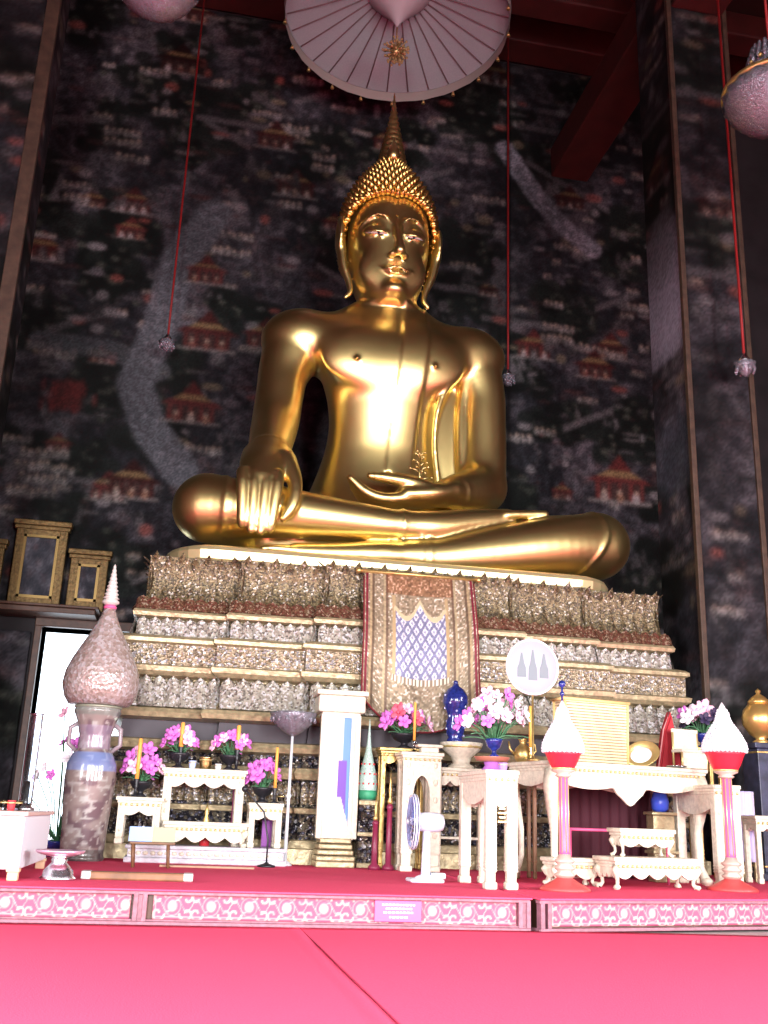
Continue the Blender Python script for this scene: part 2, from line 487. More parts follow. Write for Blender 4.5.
floor_o = struct(MB().box(-9.5, 9.5, -5.4, 17, -.2, -.012).build('floor', mat('stone_floor', (.3, .28, .26), .4, var=.1, scale=3)))
struct(MB().box(-9.5, 9.5, -5.4, 16.5, WZ1, WZ1+.3).build('ceiling', mat('red_ceiling', (.03, .006, .005), .7, var=.3, scale=2)))
for sgn, nm in ((-1, 'wall_left'), (1, 'wall_right')):
    x = 9.0*sgn; x0, x1 = (x-.4, x) if sgn < 0 else (x, x+.4)
    b = MB()
    b.box(x0, x1, -5.4, -3.5, 0, WZ1).box(x0, x1, -1.3, 1.2, 0, WZ1).box(x0, x1, 3.4, 16.5, 0, WZ1)
    for y0, y1 in ((-3.5, -1.3), (1.2, 3.4)): b.box(x0, x1, y0, y1, 0, .9).box(x0, x1, y0, y1, 4.2, WZ1)
    struct(b.build(nm, mat('side_wall_red', (.09, .02, .018), .7, var=.3, scale=2)))
b = MB()
DOORS = (-4.6, 0.3, 5.2)
edges = [-9.0]
for d in DOORS: edges += [d-1.25, d+1.25]
edges.append(9.0)
for i in range(0, len(edges), 2): b.box(edges[i], edges[i+1], -5.4, -5.0, 0, WZ1)
for d in DOORS: b.box(d-1.25, d+1.25, -5.4, -5.0, 4.6, WZ1)
struct(b.build('wall_front', mat('front_wall', (.10, .05, .04), .7, var=.3, scale=2)))

# back doorway: jambs and lintel, with a painted leaf folded open
b = MB()
b.box(DX0-.10, DX0, WALL_Y-.08, WALL_Y+.5, 0, DH+.1, .01).box(DX1, DX1+.1, WALL_Y-.08, WALL_Y+.5, 0, DH+.1, .01).box(DX0-.1, DX1+.1, WALL_Y-.10, WALL_Y+.5, DH, DH+.14, .01)
door = struct(b.build('door_1', DARK_WOOD))
leaf_img = mural(int(3.2/.03), int(1.1/.03), .03, 21, dens=.6)
nh, nw = leaf_img.shape[:2]
P = np.zeros((nh, nw, 3)); P[..., 0] = (-5.55+np.arange(nw)*.03)[None, :]; P[..., 1] = WALL_Y-.12; P[..., 2] = (.05+np.arange(nh)*.03)[:, None]
lf = grid_mesh('door_leaf', P, np.clip(leaf_img*1.3, 0, 1), PAINT, door, thick=(0, .06, 0))

# shelf over the doorway with three framed pictures
sh = tag(MB().box(-6.2, -3.55, 15.35, 15.98, 3.42, 3.50, .01).box(-6.2, -3.5, 15.30, 15.98, 3.50, 3.54, .01).build('wall_shelf', DARK_WOOD),
         'long dark wooden shelf above the bright doorway', 'shelf')
def framed(name, x, w, h, label):
    t = thing(name, (x, 15.72, 3.54), label, 'picture', 'framed pictures on the shelf over the doorway')
    f = MB()
    hw = w/2
    f.box(-hw, -hw+.13, -.05, .05, 0.0, h, .012).box(hw-.13, hw, -.05, .05, 0, h, .012).box(-hw+.1, hw-.1, -.05, .05, 0, .16, .012).box(-hw+.1, hw-.1, -.05, .05, h-.16, h, .012)
    f.box(-hw-.03, hw+.03, -.09, .05, h-.06, h, .012).box(-hw-.05, hw+.05, -.12, .05, h, h+.08, .015)
    f.build('frame', mat('old_gilt_frame', (.16, .10, .035), .5, .5, var=.4, scale=20, bump=.4), t)
    i = MB()
    for a0, a1, c0, c1 in ((-hw+.12, -hw+.16, .14, h-.14), (hw-.16, hw-.12, .14, h-.14)): i.box(a0, a1, -.056, 0, c0, c1)
    i.box(-hw+.12, hw-.12, -.056, 0, .14, .18).box(-hw+.12, hw-.12, -.056, 0, h-.18, h-.14)
    i.build('inner_edge', mat('gilt_fillet', (.30, .20, .07), .4, .6), t)
    nx, nz = 24, 32
    im = mural(nz, nx, .05, int(abs(x)*31), dens=.5)*1.3+np.array([.012, .013, .018])
    P = np.zeros((nz, nx, 3)); P[..., 0] = np.linspace(-hw+.15, hw-.15, nx)[None, :]; P[..., 1] = -.02; P[..., 2] = np.linspace(.17, h-.17, nz)[:, None]
    grid_mesh('picture', P, im, PAINT, t, thick=(0, .02, 0))
    return t
framed('framed_picture', -4.50, .76, 1.26, 'tallest gold framed picture standing on the shelf above the doorway')
framed('framed_picture', -3.75, .56, .86, 'small gold framed picture at the shelf end behind the pearl spire')
framed('framed_picture', -5.33, .62, .92, 'small gold framed picture cut by the edge of the view')

# pillars: painted square shafts with gilt corner strips
def pillar(name, x0, x1, y0, y1, seed, faces, strips, sw=.035):
    o = struct(MB().box(x0, x1, y0, y1, DZ, WZ1).build(name, PLASTER))
    c = .03
    for fc in faces:
        if fc == 'front':
            n = int((x1-x0)/c); im = mural(int(14/c), n, c, seed, dens=1.2)
            P = np.zeros((im.shape[0], n, 3)); P[..., 0] = np.linspace(x0, x1, n)[None, :]; P[..., 1] = y0-.004
        else:
            xf = x0-.004 if fc == 'west' else x1+.004
            n = int((y1-y0)/c)
            ft = []
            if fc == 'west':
                ft = [('soft_patch', n*.5, 7.6/c, .5, .75, (.20, .20, .24), .9), ('soft_patch', n*.4, 8.3/c, .3, .4, (.16, .16, .18), .7), ('soft_patch', n*.5, 5.2/c, .4, .4, (.06, .07, .09), .6)]
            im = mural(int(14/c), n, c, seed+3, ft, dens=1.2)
            P = np.zeros((im.shape[0], n, 3)); P[..., 0] = xf; P[..., 1] = np.linspace(y1, y0, n)[None, :]
        P[..., 2] = DZ+(np.arange(im.shape[0])*c)[:, None]
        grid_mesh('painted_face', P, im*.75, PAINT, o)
    for sx, sy in strips:
        MB().box(sx-sw, sx+sw, sy-.04, sy+.04, DZ, WZ1, .01).build('gilt_strip', mat('old_gilt_strip', (.055, .034, .022), .6, .1, var=.3, scale=8), o)
    return o
pillar('pillar_right', 3.90, 4.78, 11.0, 12.0, 41, ('front', 'west'), ((3.90, 11.0), (4.78, 11.0)))
pillar('pillar_left', -6.0, -4.75, 12.0, 13.0, 57, ('front', 'east'), ((-4.75, 12.0),), .09)

# red roof beams
BEAM = mat('red_beam', (.045, .006, .005), .6, var=.25, scale=3)
def beam(nm, x0, x1, y0, y1, z0, z1):
    return struct(MB().box(x0, x1, y0, y1, z0, z1, .03).build(nm, BEAM))
beam('beam_pillar_to_wall', 3.95, 4.7, 12.0, 16.0, 12.75, 13.4)
beam('beam_pillar_to_front', 3.95, 4.75, 4.0, 11.0, 12.2, 12.9)
beam('beam_across_back', -8.9, 8.9, 15.3, 15.9, 15.2, 15.9)
beam('beam_across', 1.5, 8.9, 13.4, 13.9, 14.4, 14.9)

# carpets on the hall floor, one lapping the other at the seam
CARPET = mat('red_carpet_pile', (0.82, 0.080, 0.165), 0.9, spec=0.1, var=0.06, scale=90, bump=0.15)
def carpet(name, x0, x1, y0, y1, z0, z1, label):
    nx, ny = int((x1-x0)/.12), int((y1-y0)/.12)
    P = np.zeros((ny, nx, 3)); P[..., 0] = np.linspace(x0, x1, nx)[None, :]; P[..., 1] = np.linspace(y0, y1, ny)[:, None]
    P[..., 2] = z1+(vnoise(ny, nx, 7, 3)-.5)*.006
    return tag(grid_mesh(name, P, None, CARPET, thick=(0, 0, z0-z1)), label, 'carpet', 'red carpets on the hall floor')
carpet('floor_carpet', -9.0, -1.245, -5.0, 7.02, -.012, 0, 'pinkish red floor carpet on the near side of the seam, at the left')
carpet('floor_carpet', -1.24, 9.0, -5.0, 7.02, -.012, .004, 'pinkish red floor carpet lapping over the seam, in front of the right dais')

# ------------------------------------------------------------------ the dais
def scroll_paint(L, H, c=.0075, seed=1):
    """rose ground with cream scrolls and round flowers, framed by a thin cream line"""
    w, h = int(L/c), int(H/c)
    yy, xx = np.mgrid[0:h, 0:w].astype(float)*c
    img = np.zeros((h, w, 3)); img[:] = (.36, .065, .125)
    per = .245
    u = (xx % per)-per/2; v = yy-H/2
    k = np.zeros((h, w))
    r = np.hypot(u, v)
    k = np.maximum(k, np.clip((.036-r)/.012, 0, 1))
    k = np.maximum(k, np.clip((.006-np.abs(r-.052))/.006, 0, 1)*.7)
    for s1 in (-1, 1):
        for s2 in (-1, 1):
            cu, cv = u-s1*.092, v-s2*.042
            rr = np.hypot(cu, cv); th = np.arctan2(cv*s2, cu*s1)
            spiral = np.abs((rr-.009-.0058*((th+PI) % (2*PI)))) 
            k = np.maximum(k, np.clip((.009-spiral)/.005, 0, 1)*(rr < .062))
    wob = .018*np.sin(xx*2*PI/per*2)
    k = np.maximum(k, np.clip((.008-np.abs(v-wob*1.8))/.005, 0, 1)*.8)
    edge = np.minimum(np.minimum(yy, H-yy), np.minimum(xx, L-xx))
    k = np.maximum(k, np.clip((.005-np.abs(edge-.014))/.004, 0, 1)*.7)
    k *= .55+.6*vnoise(h, w, 5, seed)
    k = np.clip(k, 0, 1)
    img = img*(1-k[..., None])+k[..., None]*np.array((.52, .34, .30))
    return img
PANEL = painted('carved_panel_paint', .5, bump=.5)
def panel(parent, x0, x1, z0, z1, y, seed):
    im = scroll_paint(x1-x0, z1-z0, seed=seed)
    h, w = im.shape[:2]
    P = np.zeros((h, w, 3)); P[..., 0] = np.linspace(x0, x1, w)[None, :]; P[..., 1] = y; P[..., 2] = np.linspace(z0, z1, h)[:, None]
    return grid_mesh('carved_panel', P, im, PANEL, parent, thick=(0, .012, 0))
TRIM = mat('dais_trim', (.24, .10, .13), .45, .15, var=.25, scale=30)
dais = thing('dais', (0, 7.05, 0), 'long carpeted dais with a rose and cream carved front panel', 'dais')
MB().box(-8.55, .34, .03, 8.9, .0, DZ-.012).build('core', DARK_WOOD, dais)
MB().box(-8.55, .355, -.02, 8.9, DZ-.012, DZ, .004).build('carpet', CARPET, dais)
for x0, x1 in ((-8.55, -5.3), (-5.22, -2.32), (-2.22, .26)):
    panel(dais, x0+.03, x1-.01, .032, DZ-.034, .012, int(x1*10) % 97)
b = MB()
b.box(-8.55, .34, -.03, .04, 0, .022, .004).box(-8.55, .34, -.015, .03, .022, .034, .003).box(-8.55, .34, -.02, .035, DZ-.034, DZ-.014, .004)
b.build('moulding', TRIM, dais)
for xc in (-5.26, -2.27, .30):
    MB().box(xc-.045, xc-.015, -.022, .04, .02, DZ-.02, .004).box(xc+.012, xc+.042, -.022, .04, .02, DZ-.02, .004).box(xc-.02, xc+.02, -.008, .04, .02, DZ-.02).build('pilaster', TRIM, dais)
# the notice plate on the panel
pl = tag(MB().box(-.745, -.425, 7.035, 7.055, .045, .178, .004).build('notice_plate', mat('pink_plate', (.66, .09, .24), .4)), 'pink notice plate with pale lines on the dais front', 'sign')
b = MB()
random.seed(3)
for row, (wd, zc) in enumerate(((.22, .152), (.17, .128), (.20, .104), (.12, .075))):
    x = -.585-wd/2
    while x < -.585+wd/2:
        L = random.uniform(.010, .026); b.box(x, x+L, 7.0335, 7.036, zc-.006, zc+.006); x += L+.007
b.build('lettering', mat('pale_pink_lettering', (.9, .62, .72), .5), pl)
# right block of the dais, set at an angle
WR = R(13)
wing = thing('dais', (.40, 7.02, 0), 'angled dais block at the right that carries the scalloped altar table', 'dais', None, WR)
WI = Matrix.Rotation(-WR, 4, 'Z')
def wing_slab(b, e, z0, z1):
    q = [(0, -e), (8.1, 8.1*math.tan(WR)-e), (8.1, 8.9), (0, 8.9)]
    vs = [WI @ Vector((x, y, z)) for z in (z0, z1) for x, y in q]
    return b.add(vs, [(0, 3, 2, 1), (4, 5, 6, 7), (0, 1, 5, 4), (1, 2, 6, 5), (2, 3, 7, 6), (3, 0, 4, 7)])
wing_slab(MB(), -.03, 0, DZ-.012).build('core', DARK_WOOD, wing)
wing_slab(MB(), .02, DZ-.012, DZ).build('carpet', CARPET, wing)
panel(wing, .10, 2.3, .032, DZ-.034, .012, 5); panel(wing, 2.4, 4.7, .032, DZ-.034, .012, 6)
MB().box(-.01, 5.5, -.03, .04, 0, .022, .004).box(-.01, 5.5, -.02, .035, DZ-.034, DZ-.014, .004).box(-.012, .02, -.02, 1.6, 0, .02, .004).build('moulding', TRIM, wing)
for xc in (.045, 2.35):
    MB().box(xc-.045, xc-.012, -.022, .04, .02, DZ-.02, .004).box(xc+.012, xc+.042, -.022, .04, .02, DZ-.02, .004).build('pilaster', TRIM, wing)
# ------------------------------------------------------------------ the seated statue: one continuous surface
class Field:
    def __init__(self, lo, hi, h):
        self.lo = np.array(lo, float); self.h = h
        self.n = np.ceil((np.array(hi)-self.lo)/h).astype(int)+1
        self.F = np.full(self.n, 4.0, np.float32)
    def win(self, lo, hi):
        a = np.clip(np.floor((np.array(lo)-self.lo)/self.h).astype(int), 0, self.n)
        b = np.clip(np.ceil((np.array(hi)-self.lo)/self.h).astype(int)+1, 0, self.n)
        if (b <= a).any(): return None
        ax = [(self.lo[i]+np.arange(a[i], b[i])*self.h).astype(np.float32) for i in range(3)]
        return (slice(a[0], b[0]), slice(a[1], b[1]), slice(a[2], b[2])), ax[0][:, None, None], ax[1][None, :, None], ax[2][None, None, :]
    def put(self, lo, hi, fn, k=0.05, mode='add'):
        w = self.win(np.array(lo)-k-.12, np.array(hi)+k+.12)
        if w is None: return
        s, X, Y, Z = w
        d = fn(X, Y, Z); A = self.F[s]
        if mode == 'cut':
            q = np.clip(.5+.5*(d+A)/k, 0, 1)
            self.F[s] = -(d*(1-q)-A*q-k*q*(1-q))
        else:
            q = np.clip(.5+.5*(d-A)/k, 0, 1)
            self.F[s] = d*(1-q)+A*q-k*q*(1-q)
    def cone(self, a, b, ra, rb, k=0.05, sc=(1, 1, 1), mode='add'):
        """tapered capsule; sc squashes it about its own line (a flattened limb)"""
        a = np.array(a, float); b = np.array(b, float); sc = np.array(sc, float)
        A, B = a/sc, b/sc; D = B-A; L2 = float(D@D); m = float(sc.min())
        def fn(X, Y, Z):
            x, y, z = X/sc[0]-A[0], Y/sc[1]-A[1], Z/sc[2]-A[2]
            t = np.clip((x*D[0]+y*D[1]+z*D[2])/L2, 0, 1)
            return (np.sqrt((x-t*D[0])**2+(y-t*D[1])**2+(z-t*D[2])**2)-(ra+(rb-ra)*t))*m
        r = max(ra, rb)*sc
        self.put(np.minimum(a, b)-r, np.maximum(a, b)+r, fn, k, mode)
    def chain(self, pts, rad, k=0.05, sc=(1, 1, 1)):
        """a smooth tapering limb through the joints pts with radii rad, joined once to what is there"""
        P = np.array([(*p, r) for p, r in zip(pts, rad)], float)
        E = np.concatenate([[2*P[0]-P[1]], P, [2*P[-1]-P[-2]]])
        Q = []
        n = 6 if len(P) > 2 else 1
        for a in range(len(P)-1):
            p0, p1, p2, p3 = E[a:a+4]
            for t in np.arange(n)/n:
                Q.append(.5*((2*p1)+(p2-p0)*t+(2*p0-5*p1+4*p2-p3)*t*t+(3*p1-p0-3*p2+p3)*t**3))
        Q.append(P[-1]); Q = np.array(Q)
        sc = np.array(sc, float); m = float(sc.min())
        S = Q[:, :3]/sc; rr = np.maximum(Q[:, 3], .004)
        def fn(X, Y, Z):
            X, Y, Z = X/sc[0], Y/sc[1], Z/sc[2]
            best = None
            for A, B, ra, rb in zip(S[:-1], S[1:], rr[:-1], rr[1:]):
                D = B-A; L2 = max(float(D@D), 1e-9)
                x, y, z = X-A[0], Y-A[1], Z-A[2]
                t = np.clip((x*D[0]+y*D[1]+z*D[2])/L2, 0, 1)
                d = np.sqrt((x-t*D[0])**2+(y-t*D[1])**2+(z-t*D[2])**2)-(ra+(rb-ra)*t)
                best = d if best is None else np.minimum(best, d)
            return best*m
        r = rr.max()*sc
        self.put(Q[:, :3].min(0)-r, Q[:, :3].max(0)+r, fn, k)
    def ell(self, c, r, k=0.05, mode='add', M=None):
        c = np.array(c, float); r = np.array(r, float)
        def fn(X, Y, Z):
            x, y, z = X-c[0], Y-c[1], Z-c[2]
            if M is not None:
                x, y, z = (M[0][0]*x+M[1][0]*y+M[2][0]*z, M[0][1]*x+M[1][1]*y+M[2][1]*z, M[0][2]*x+M[1][2]*y+M[2][2]*z)
            k0 = np.sqrt((x/r[0])**2+(y/r[1])**2+(z/r[2])**2)
            k1 = np.sqrt((x/r[0]**2)**2+(y/r[1]**2)**2+(z/r[2]**2)**2)+1e-6
            return k0*(k0-1)/k1
        R_ = np.full(3, r.max()) if M is not None else r
        self.put(c-R_, c+R_, fn, k, mode)
    def loft(self, zs, cx, cy, a, b, k=0.05, p=2.0, sm=0.0):
        """stack of ellipses along z: centres cx, cy, half widths a and depths b at heights zs"""
        def fn(X, Y, Z):
            z = Z[0, 0]; i = lambda q: np.mean([np.interp(z+o*sm, zs, q) for o in (-1, -.75, -.5, -.25, 0, .25, .5, .75, 1)], 0)[None, None, :].astype(np.float32)
            A, B = i(a), i(b)
            x, y = np.abs(X-i(cx))/A, np.abs(Y-i(cy))/B
            q = (x**p+y**p)**(1/p)
            gx, gy = x/A, y/B
            d = (q-1)*q/np.sqrt(gx*gx+gy*gy+1e-4)
            out = np.maximum(zs[0]-Z, Z-zs[-1])
            return np.where(out > 0, np.sqrt(np.maximum(d, 0)**2+out**2), np.maximum(d, out))
        self.put((min(cx)-max(a), min(cy)-max(b), zs[0]), (max(cx)+max(a), max(cy)+max(b), zs[-1]), fn, k)
    def offset_ridge(self, lo, hi, region, t):
        """raise the surface by t wherever region(X, Y, Z) < 0 (robe hems and folds)"""
        w = self.win(lo, hi)
        s, X, Y, Z = w
        A = self.F[s]
        e = np.clip(.5-region(X, Y, Z)/(2*self.h), 0, 1)
        self.F[s] = A-t*e
    def mesh(self, smooth=3):
        F = self.F; n = F.shape; ins = F < 0
        def sh(a, d): return a[d[0]:n[0]-1+d[0], d[1]:n[1]-1+d[1], d[2]:n[2]-1+d[2]]
        cnt = np.zeros((n[0]-1, n[1]-1, n[2]-1), np.int8)
        offs = [(i, j, k) for i in (0, 1) for j in (0, 1) for k in (0, 1)]
        for o in offs: cnt += sh(ins, o)
        cell = np.argwhere((cnt > 0) & (cnt < 8))
        vid = np.full(cnt.shape, -1, np.int64); vid[tuple(cell.T)] = np.arange(len(cell))
        acc = np.zeros((len(cell), 3)); num = np.zeros(len(cell))
        for o in offs:
            for ax in range(3):
                if o[ax]: continue
                p = list(o); p[ax] = 1
                a = F[tuple((cell+o).T)]; b = F[tuple((cell+p).T)]
                m = (a < 0) != (b < 0)
                t = np.where(m, a/np.where(m, a-b, 1), 0)
                pos = np.array(o, float)[None, :].repeat(len(cell), 0); pos[:, ax] = t
                acc += pos*m[:, None]; num += m
        V = self.lo+(cell+acc/num[:, None])*self.h
        Q = []
        for ax in range(3):
            sl0 = [slice(None)]*3; sl1 = [slice(None)]*3
            sl0[ax] = slice(0, n[ax]-1); sl1[ax] = slice(1, n[ax])
            e = np.argwhere(ins[tuple(sl0)] != ins[tuple(sl1)])
            b, c = (ax+1) % 3, (ax+2) % 3
            e = e[(e[:, b] > 0) & (e[:, c] > 0) & (e[:, b] < n[b]-1) & (e[:, c] < n[c]-1)]
            db = np.zeros(3, int); db[b] = 1; dc = np.zeros(3, int); dc[c] = 1
            q = np.stack([vid[tuple((e-db-dc).T)], vid[tuple((e-dc).T)], vid[tuple(e.T)], vid[tuple((e-db).T)]], -1)
            fl = ~ins[tuple(e.T)]
            q[fl] = q[fl][:, ::-1]
            Q.append(q)
        Q = np.concatenate(Q); Q = Q[(Q >= 0).all(1)]
        E = np.concatenate([Q[:, [0, 1]], Q[:, [1, 2]], Q[:, [2, 3]], Q[:, [3, 0]]])
        E = np.concatenate([E, E[:, ::-1]])
        deg = np.bincount(E[:, 0], minlength=len(V))[:, None]
        for it in range(smooth):
            S = np.stack([np.bincount(E[:, 0], V[E[:, 1], i], minlength=len(V)) for i in range(3)], -1)/np.maximum(deg, 1)
            V = V+(S-V)*(.55 if it % 2 == 0 else -.42 if smooth > 3 else .3)
        return V, Q

def net_obj(name, V, Q, m, parent):
    me = bpy.data.meshes.new(name)
    me.vertices.add(len(V)); me.vertices.foreach_set('co', V.astype(np.float32).ravel())
    me.loops.add(Q.size); me.loops.foreach_set('vertex_index', Q.astype(np.int32).ravel())
    me.polygons.add(len(Q)); me.polygons.foreach_set('loop_start', np.arange(0, Q.size, 4, dtype=np.int32))
    me.polygons.foreach_set('use_smooth', np.ones(len(Q), bool))
    me.update(calc_edges=True)
    return new_obj(name, me, m, parent)

B0 = Vector((0.42, 12.4, 3.62))
buddha = thing('buddha_statue', B0, 'huge golden seated Buddha statue, one hand hanging over its shin', 'statue')
f = Field((-2.75, 11.1, 3.55), (3.7, 13.95, 10.45), 0.025)
# torso
tz = [3.7, 4.3, 4.8, 5.3, 5.75, 6.1, 6.5, 6.9, 7.2, 7.42, 7.58, 7.70, 7.80]
ta = [1.30, 1.22, 1.05, .87, .77, .78, .88, 1.06, 1.22, 1.20, 1.04, .74, .34]
tb = [.85, .80, .60, .50, .50, .545, .61, .64, .60, .53, .44, .36, .28]
tc = [.30]*13
ty = [13.05, 13.10, 13.16, 13.17, 13.12, 13.06, 13.02, 13.0, 13.02, 13.04, 13.05, 13.05, 13.03]
f.loft(tz, tc, ty, ta, tb, .12, 1.95, sm=.26)
f.ell((-.24, 12.57, 6.78), (.46, .16, .36), .30); f.ell((.86, 12.57, 6.80), (.46, .16, .36), .30)      # chest
f.ell((-.24, 12.345, 6.66), (.022, .035, .022), .05); f.ell((.86, 12.345, 6.68), (.022, .035, .022), .05)
f.ell((.31, 12.66, 5.14), (.06, .08, .06), .03, 'cut')
f.ell((1.27, 12.98, 5.85), (.46, .10, 1.22), .05)
f.chain([(1.43, 12.72, 6.98), (1.20, 12.60, 6.66), (.99, 12.60, 6.25), (.95, 12.70, 5.7), (1.06, 12.78, 4.95)], [.035, .045, .045, .045, .05], .05)
f.chain([(1.43, 12.80, 6.85), (1.36, 12.84, 6.2), (1.40, 12.82, 5.1)], [.05, .07, .09], .06)
# neck with its creases
f.chain([(.26, 12.98, 7.5), (.24, 12.93, 8.3)], [.43, .40], .10)
for z in (7.70, 7.84, 7.97): f.loft([z-.05, z, z+.05], [.25]*3, [12.93]*3, [.40, .435, .40], [.41, .445, .41], .04)
# right arm (at the left of the picture) reaching down over the shin
f.ell((-.90, 13.05, 7.15), (.62, .50, .46), .22)
f.chain([(-1.03, 13.06, 7.08), (-1.17, 12.97, 6.6), (-1.21, 12.88, 6.25), (-1.255, 12.72, 5.75), (-1.33, 12.3, 5.25), (-1.355, 12.0, 4.98)], [.45, .355, .328, .318, .28, .235], .05)
f.chain([(-1.36, 11.98, 4.98), (-1.41, 11.70, 4.74), (-1.45, 11.50, 4.52)], [.23, .215, .15], .08, (1.45, .9, 1))
hx = [(-1.675, -1.645), (-1.540, -1.535), (-1.405, -1.425), (-1.270, -1.318)]
for i, (xa, xb) in enumerate(hx):
    zt = (3.87, 3.81, 3.80, 3.84)[i]
    f.chain([(xa, 11.48, 4.58), (xa, 11.415, 4.42), (xa*.6+xb*.4, 11.405, 4.21), (xb*.8+xa*.2, 11.42, 4.0), (xb, 11.44, zt+.055)], [.085, .078, .073, .067, .054], .014)
f.chain([(-1.17, 11.74, 4.86), (-1.06, 11.56, 4.58), (-1.045, 11.47, 4.36), (-1.09, 11.45, 4.18), (-1.165, 11.45, 4.04)], [.15, .10, .082, .074, .048], .03)
# left arm, bent at the elbow with the hand palm up in the lap
f.ell((1.44, 13.05, 7.18), (.62, .50, .46), .22)
f.chain([(1.53, 13.06, 7.10), (1.685, 13.0, 6.6), (1.71, 12.97, 6.2), (1.71, 12.93, 5.6), (1.68, 12.85, 5.15)], [.45, .36, .34, .335, .33], .05)
f.chain([(1.68, 12.85, 5.13), (1.40, 12.5, 4.96), (1.02, 12.16, 4.80)], [.33, .29, .20], .10)
f.chain([(1.02, 12.16, 4.80), (.75, 12.06, 4.69), (.45, 12.04, 4.64)], [.19, .20, .19], .06, (1, 1.35, .72))
for i in range(4):
    y = 11.89+i*.095
    f.chain([(.42, y, 4.60-.012*i), (.13, y-.02, 4.55), (-.10, y-.03, 4.60), (-.33+.03*i, y-.02, 4.78-.01*i)], [.078, .072, .066, .046], .016)
f.chain([(.80, 11.92, 4.73), (.45, 11.90, 4.80), (.16, 11.93, 4.84), (-.06, 11.96, 4.86)], [.095, .085, .072, .05], .03)
# upper leg: folded, its foot resting sole up on the other thigh
f.chain([(-.40, 13.15, 4.32), (-1.3, 12.65, 4.32), (-2.04, 12.10, 4.27)], [.52, .46, .42], .12)
f.chain([(-2.06, 12.05, 4.27), (-1.45, 11.86, 4.24), (-.70, 11.78, 4.20), (.02, 11.74, 4.17), (.36, 11.74, 4.17)], [.41, .345, .275, .215, .185], .07)
f.chain([(.36, 11.74, 4.17), (.75, 11.76, 4.20), (1.25, 11.84, 4.33), (1.75, 11.92, 4.45)], [.185, .20, .165, .12], .06)
for i in range(5):
    f.chain([(1.70, 11.82+.06*i, 4.46+.012*i), (2.05-.03*i, 11.84+.06*i, 4.51+.008*i), (2.24-.05*i, 11.84+.06*i, 4.535)], [.060, .055, .045], .015)
# lower leg
f.chain([(1.0, 13.15, 4.22), (2.1, 12.65, 4.22), (3.0, 12.10, 4.22)], [.54, .48, .43], .12)
f.chain([(3.02, 12.05, 4.22), (2.40, 11.90, 4.12), (1.55, 11.83, 3.95), (.85, 11.78, 3.82), (.45, 11.76, 3.79)], [.43, .385, .325, .25, .21], .07)
f.chain([(.45, 11.76, 3.79), (.05, 11.72, 3.76), (-.45, 11.74, 3.74), (-.95, 11.80, 3.74)], [.20, .20, .155, .125], .05, (1, 1, .9))
for i in range(5):
    f.chain([(-.90, 11.74+.06*i, 3.74+.010*i), (-1.18+.03*i, 11.74+.06*i, 3.745), (-1.36+.05*i, 11.75+.06*i, 3.735)], [.062, .056, .042], .015)
f.ell((.45, 12.75, 3.95), (2.2, .85, .42), .15)
# robe: a sash over the left shoulder, hems at wrist, knees and ankles
f.offset_ridge((.1, 11.9, 4.8), (1.0, 13.2, 7.75), lambda X, Y, Z: np.maximum(np.abs(X-(.52+.10*(Z-6.2)/1.5))-.19, Y-13.0), .022)
f.offset_ridge((2.3, 11.3, 3.6), (3.2, 12.6, 4.75), lambda X, Y, Z: np.abs(X-(2.98-.9*(Z-4.2)**2-.25*(4.2-Z)))-.028+.0*Y, .022)
f.offset_ridge((-2.1, 11.3, 3.8), (-1.7, 12.6, 4.75), lambda X, Y, Z: np.abs(X+1.86)-.028+.0*Y+.0*Z, .020)
f.offset_ridge((.2, 11.3, 3.95), (.6, 12.1, 4.4), lambda X, Y, Z: np.abs(X-.33)-.022+.0*Y+.0*Z, .022)
for q in (.56, .66): f.offset_ridge((.4, 11.3, 3.55), (.8, 12.1, 4.02), lambda X, Y, Z, q=q: np.abs(X-q)-.022+.0*Y+.0*Z, .02)
f.offset_ridge((-1.9, 11.6, 4.85), (-.9, 12.8, 5.4), lambda X, Y, Z: np.abs((Z-5.10)*.8+(Y-12.1)*.6)-.022+.0*X, .018)
f.offset_ridge((.9, 11.9, 4.6), (1.5, 12.8, 5.3), lambda X, Y, Z: np.abs((X-1.16)*.7+(Y-12.27)*.5+(Z-4.86)*.3)-.02, .016)
